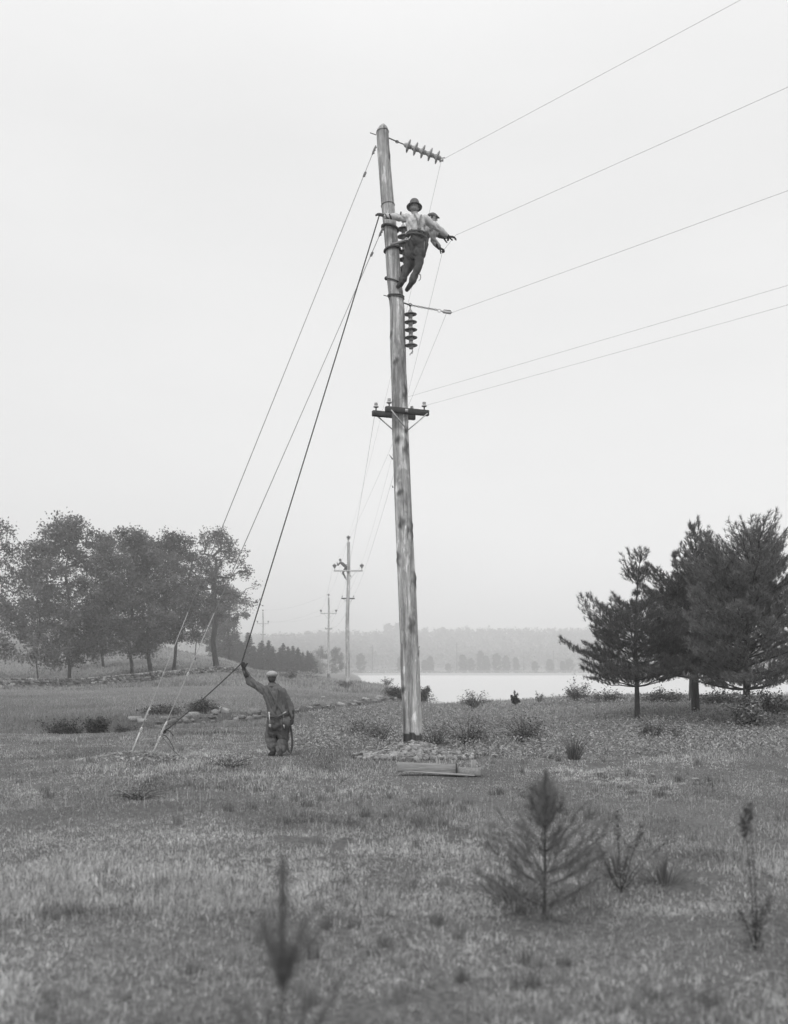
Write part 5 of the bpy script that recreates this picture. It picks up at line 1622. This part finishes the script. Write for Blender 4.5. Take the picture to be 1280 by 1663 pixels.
def jk(S):
    S.cap(J['pel'] + K['up'] * .10, J['pel'] + K['up'] * .22, .165, .15, side=K['side'], fs=1.2)
    S.cap(J['neck'] + K['up'] * .0, J['neck'] - K['up'] * .04, .078, .085, side=K['side'], fs=1.1)
shirt(root, J, K, M['jacket'], 'jacket', 1.12, .050, .08, .80, jk)
def tk(S):
    for c in 'LR':
        m_ = J['kn' + c] + (J['an' + c] - J['kn' + c]) * .45
        S.ell(m_ + (0, -.01, .05), (.095, .10, .09)); S.ell((J['hip' + c] + J['kn' + c]) / 2, (.125, .12, .16))
    S.cap(J['pel'], J['pel'] + K['up'] * .10, .155, .15, side=K['side'], fs=1.15)
trousers(root, J, K, M['overall'], 1.10, .060, .66, 'overalls', tk, slim=1.15)
boots(root, J)
gloves(root, J, .13, 1.6)
cp = Sculpt(); hc = J['head'] + K['hu'] * .065
cp.ell(hc - K['f'] * .01, (.112, .125, .068), K['A']); cp.ell(hc + K['f'] * .015 + K['hu'] * .012, (.102, .115, .066), K['A']); cp.ell(hc + K['f'] * .10 - K['hu'] * .03, (.07, .06, .012), K['A'])
cp.build('flat_cap', M['cap'], root, .006, 2, .006, 14)
co_ = Sculpt(); co_.path([J['neck'] + K['sd'] * x_ - K['up'] * .02 - K['f'] * (.075 - .3 * abs(x_)) for x_ in (-.09, -.045, 0, .045, .09)], [.022] * 5)
co_.build('collar', M['jacket'], root, .007, 2)
# the overall bib straps that cross on the back
for x0, x1 in ((-.10, .10), (.10, -.05)):
    s_ = np.linspace(0, 1, 14)
    pa = J['neck'] - K['up'] * .05 + K['sd'] * 0; pts = []
    for f_ in s_:
        c_ = J['neck'] * (1 - f_) + J['pel'] * f_ + K['up'] * (.10 * f_ - .05 * (1 - f_))
        pts.append(c_ + K['side'] * (x0 * (1 - f_) + x1 * f_) - K['f'] * (.155 + .02 * math.sin(f_ * 3.1)))
    ribbon(pts, [-K['f']] * 14, .017, .004).build('overall_strap', M['overall'], root)
# belt with tools
bc = J['pel'] + K['up'] * .07
rp_ = ring_around(bc, K['up'], K['side'], .215, .188, .0)
belt = ribbon(rp_, rp_ - bc, .022, .005).build('tool_belt', M['leather'], root)
def tool(p, q, r, nm_, mat, head=None):
    mb = MB(); mb.tube(np.array([p, p * .5 + q * .5, q]), (r, r * 1.1, r * .85), 6)
    if head == 'pliers':
        mb.tube(np.array([p + (.02, 0, .03), p, p * .6 + q * .4 + (.018, 0, 0), q + (.022, 0, 0)]), (r * .6, r * 1.2, r * .6, r * .5), 5)
        mb.tube(np.array([p + (-.012, 0, .035), p]), (r * .5, r), 5)
    if head == 'wrench':
        mb.box(q, (.022, .008, .018), bev=.004); mb.box(p, (.02, .008, .02), bev=.004); mb.box(q + (.012, 0, -.022), (.008, .008, .014), bev=.002); mb.box(q + (-.014, 0, -.022), (.006, .008, .012), bev=.002)
    o_ = mb.build(nm_, mat, root); return o_
tool(at(437, 1158, Y0 - .24), at(438.5, 1178, Y0 - .25), .010, 'hand_wrench', M['steel'], 'wrench')
tool(at(434.5, 1159, Y0 - .22), at(435, 1175, Y0 - .22), .007, 'screwdriver', M['iron'])
tool(at(465, 1157, Y0 - .27), at(445.5, 1167, Y0 - .29), .009, 'pliers', M['iron'], 'pliers')
tool(at(465, 1156, Y0 - .29), at(459, 1159.5, Y0 - .30), .012, 'tool_clasp', M['steel'])
tool(at(460, 1162, Y0 - .23), at(461, 1173, Y0 - .25), .005, 'tool_ring', M['strap'])
tool(at(461, 1177, Y0 - .25), at(462, 1183, Y0 - .25), .009, 'knife', M['steel'])
# folded strap loop held in the right hand: a thing of its own
tt = np.linspace(0, 1, 30)
HR = J['wrR'] + np.array((-.01, -.03, -.10))
lp = np.stack([-.062 + .052 * np.sin(np.clip(tt * 2, 0, 2) * math.pi / 2 * 1.0 - math.pi / 2) * np.cos(tt * 3.1415) * -1, 0 * tt, 0 * tt], -1)
a_ = np.linspace(-math.pi * .96, math.pi * .96, 40)
lx = .050 * np.sin(a_) * (1 + .25 * np.cos(a_)); lz = -.30 + -.27 * np.cos(a_)
PTS = np.stack([HR[0] - .04 + lx - .03 * (lz + .1), HR[1] + .01 * np.sin(a_), HR[2] + .03 + lz], -1)
PTS = PTS + np.array((-.005, 0, 0))
o_ = ribbon(PTS, np.stack([np.sin(a_) * .6, 0 * a_ + .8, -np.cos(a_) * .6], -1), .021, .006).build('safety_strap', M['leather'], None, origin=HR)
props(o_, 'dark leather safety strap hanging in a loop from the ground crewman\'s right hand', 'strap')

# --- lineman in the hat, from behind, leaning out on his belt
Y1 = PY - .38
def g(px, py, dy=0.0): return at(px, py, Y1 + dy)
J = dict(head=g(673, 338.5, .04), neck=g(675, 350, .0), pel=g(675.5, 389, -.02), shL=g(663, 354.5), shR=g(690.5, 357), elL=g(644, 352.5, -.02), wrL=g(624.5, 350.5, .03),
         elR=g(712, 371, .05), wrR=g(727.5, 384, .14), hipL=g(669.5, 396), hipR=g(681, 396), knL=g(661.5, 433, .10), knR=g(680, 433, -.02), anL=g(652, 460, .12), anR=g(667.5, 461, .03),
         toL=g(646.5, 465.5, .24), toR=g(661, 470.5, .16), pmL=(.1, .6, -.6), cuL=.35, hdL=(-1, .1, .35), pmR=(0, .3, -.9), cuR=.45, hdR=(1, .15, -.02), hup=(.02, .25, 1))
root, K = person('lineman in a brimmed hat, pale shirt and suspenders, arms spread at the pole', g(674, 400), J, (-.1, 1, .1), 'fairhair')
HATMAN = root
shirt(root, J, K, M['shirt'], 'shirt', 1.02, .042, .07, .86)
def tk2(S):
    for c in 'LR':
        S.ell((J['hip' + c] * .6 + J['kn' + c] * .4), (.125, .12, .17))
    S.cap(J['pel'] + K['up'] * .0, J['pel'] + K['up'] * .09, .15, .135, side=K['side'], fs=1.28)
trousers(root, J, K, M['denim'], 1.06, .035, .86, 'trousers', tk2, slim=.85)
boots(root, J)
gloves(root, J, .13)
mb = MB(); hc = J['head'] + K['hu'] * .045
mb.lathe(hc, K['hu'], ((-.020, .144), (-.014, .150), (-.004, .144), (.0, .12), (.006, .100), (.012, .096), (.05, .094), (.10, .088), (.132, .072), (.146, .048), (.140, .02), (.136, 0)), 32)
mb.lathe(hc, K['hu'], ((-.022, .148), (-.014, .12), (-.004, .094), (.02, .09)), 32)
hat = mb.build('brimmed_hat', M['hat'], root, True)
mb = MB(); mb.lathe(hc, K['hu'], ((.010, .1005), (.034, .0985), (.036, .093)), 32); mb.build('hat_band', M['leather'], hat, True)
for x0, x1 in ((-.085, .045), (.085, .015)):
    pts = []
    for f_ in np.linspace(0, 1, 16):
        c_ = (J['neck'] - K['up'] * .03) * (1 - f_) + (J['pel'] + K['up'] * .10) * f_
        dep = np.interp(f_, [0, .15, .4, .8, 1], [.085, .125, .158, .15, .165])
        pts.append(c_ + K['side'] * (x0 * (1 - f_) ** 1.3 + x1) * np.interp(f_, [0, .5, 1], [1, 1, 1.4]) - K['f'] * dep)
    ribbon(pts, [-K['f']] * 16, .015, .004).build('suspender', M['strap'], root)
bc = J['pel'] + K['up'] * .045
rp_ = ring_around(bc, K['up'] + .12 * K['side'], K['side'], .195, .172, .0)
ribbon(rp_, rp_ - bc, .024, .005).build('lineman_belt', M['leather'], root)
rp_ = ring_around(J['pel'] + K['up'] * .105, K['up'], K['side'], .185, .155, .0)
ribbon(rp_, rp_ - J['pel'] - K['up'] * .105, .018, .004).build('waistband', M['denim'], root)
p0 = at(662, 388, Y1 - .12); pc, rc2 = pole_at(396)
ring_ = ring_pts(397, -1, 0, .012, 30, 262, 20)
pts = np.concatenate([[p0, at(652, 392, PY - .36)], [at(634, 397.5, PY - .23)]])
o_ = ribbon(np.concatenate([np.linspace(pts[0], pts[1], 5), np.linspace(pts[1], pts[2], 5)[1:]]), [(0, -1, 0)] * 9, .022, .005).build('belt_strap', M['strap'], root)
mb = MB(); mb.tube(ring_around(at(660.5, 388, Y1 - .15), (0, 1, 0), (1, 0, 0), .028, .02, 0, 14), .007, 5, False); mb.tube(np.array([at(663, 390, Y1 - .15), at(667, 383, Y1 - .15)]), .010, 5)
mb.build('snap_hook', M['steel'], root, True)
mb = MB(); mb.tube(np.array([at(691, 386, Y1), at(692.5, 397, Y1 - .02), at(690.5, 410, Y1 - .04)]), (.035, .045, .02), 8); mb.build('tool_pouch', M['leather'], root, True)
mb = MB(); mb.tube(np.array([at(690, 392, Y1 - .16), at(688.5, 408, Y1 - .16)]), .005, 5); mb.build('belt_tail', M['strap'], root, True)
# hand line sheave: small bolt seen above the arm is a part of the shirt sleeve's armband in the photo
mb = MB(); mb.tube(np.array([at(650.5, 348, PY - .45), at(651.5, 344, PY - .45)]), (.014, .018), 6); props(mb.build('bolt_end', M['iron'], None, origin=at(651, 346, PY - .45)), 'short bolt end standing just above the hatted lineman\'s left sleeve', 'bolt')

# --- second lineman, half hidden behind the first, reaching right with both arms
Y2 = PY + .30
def g(px, py, dy=0.0): return at(px, py, Y2 + dy)
J = dict(head=g(702.5, 355.5, -.02), neck=g(697, 366, .02), pel=g(682, 398, .06), shL=g(702, 373, -.16), shR=g(696, 373, .16), elL=g(703.5, 389, -.12), wrL=g(713.5, 402.5, -.08),
         elR=g(706, 378.5, .14), wrR=g(718.5, 384.5, .1), hipL=g(680, 404, -.02), hipR=g(681, 404, .14), knL=g(672, 424, -.10), knR=g(672, 424, .16), anL=g(655, 449, .0), anR=g(640, 450, .14),
         toL=g(648, 455, -.06), toR=g(627.5, 452, .10), pmL=(-.2, .3, -1), cuL=1.5, hdL=(.9, -.1, -.45), pmR=(0, -.3, -1), cuR=1.0, hdR=(1, -.1, -.1), hup=(.25, -.05, 1))
root, K = person('bareheaded-looking second lineman in a mottled cap, mostly hidden behind the man in the hat', g(690, 400), J, (.75, -.5, -.35))
root['label'] = 'second lineman in a dark cap, half hidden behind the man in the hat'
shirt(root, J, K, M['shirt2'], 'shirt', .92, .045, .05, .80)
trousers(root, J, K, M['denim'], .98, .012, .9)
boots(root, J); gloves(root, J, .06)
cp = Sculpt(); hc = J['head'] + K['hu'] * .055
cp.ell(hc - K['f'] * .01, (.098, .112, .052), K['A']); cp.ell(hc + K['f'] * .095 - K['hu'] * .02, (.06, .055, .010), K['A'])
cp.build('flat_cap', M['hat'], root, .006, 2, .006, 14)
mb = MB(); a_ = np.linspace(-1.2, 1.5, 14)
mb.tube(at(678, 455, PY - .1) + np.stack([.065 * np.cos(a_), 0 * a_, .075 * np.sin(a_) + .06], -1), np.linspace(.006, .010, 14), 6)
hk = mb.build('climbing_iron', M['iron'], root, True)
pc_ = ring_pts(459, 5, 0, .014, 16, 205, 300)
mb = MB(); mb.tube(pc_, .014, 6); mb.build('climbing_iron', M['iron'], root, True)

# --- man on the nearest far pole
Y3 = 88.35
def g(px, py, dy=0.0): return at(px, py, Y3 + dy)
J = dict(head=g(552.6, 909.5), neck=g(554, 913.5, .0), pel=g(562, 920.5, .0), shL=g(552.5, 914, -.14), shR=g(555, 914.5, .16), elL=g(549, 918, -.2), wrL=g(547.6, 914.5, -.2),
         elR=g(558, 919.5, .2), wrR=g(563, 917, .14), hipL=g(561.5, 922.5, -.09), hipR=g(562.5, 922.5, .09), knL=g(557, 930, -.14), knR=g(565.0, 929.5, .14), anL=g(561.0, 938.5, -.05), anR=g(567, 935, .1),
         toL=g(562.5, 941.0, -.1), toR=g(570, 935.5, .1), pmL=(.3, 0, 1), cuL=1.1, pmR=(1, 0, 0), cuR=1.1, hup=(-.3, 0, 1))
root, K = person('distant lineman crouched against the crossarm of the nearest far pole', g(560, 930), J, (-1, -.1, -.25))
shirt(root, J, K, M['jacket'], 'jacket', .96, .014, .02, .95)
trousers(root, J, K, M['denim'], .92, .014)
boots(root, J)
cp = Sculpt(); hc = J['head'] + K['hu'] * .05
cp.ell(hc, (.10, .115, .05), K['A']); cp.ell(hc + K['f'] * .1 - K['hu'] * .02, (.06, .05, .01), K['A'])
cp.build('flat_cap', M['hat'], root, .008, 2)

# ------------------------------------------------------------------ haze: one even volume round everything
hm = bpy.data.materials.new('misty_air')
hm.use_nodes = True
t = hm.node_tree
t.nodes.clear()
pv = N(t, 'ShaderNodeVolumePrincipled'); out = N(t, 'ShaderNodeOutputMaterial')
pv.inputs['Color'].default_value = (.97, .97, .97, 1)
pv.inputs['Density'].default_value = .0014
pv.inputs['Anisotropy'].default_value = .3
t.links.new(pv.outputs[0], out.inputs['Volume'])
zt = max(70.0, float(GZ.max()) + 25)
x0, x1, y0, y1, z0, z1 = -1600, 1600, -200, 1720, float(GZ.min()) - 1, zt
V = np.array([(x0, y0, z0), (x1, y0, z0), (x1, y1, z0), (x0, y1, z0), (x0, y0, z1), (x1, y0, z1), (x1, y1, z1), (x0, y1, z1)])
Fb = np.array([(3, 2, 1, 0), (4, 5, 6, 7), (0, 1, 5, 4), (1, 2, 6, 5), (2, 3, 7, 6), (3, 0, 4, 7)])
props(link('haze', rawmesh('haze', V, [Fb]), hm), kind='stuff')
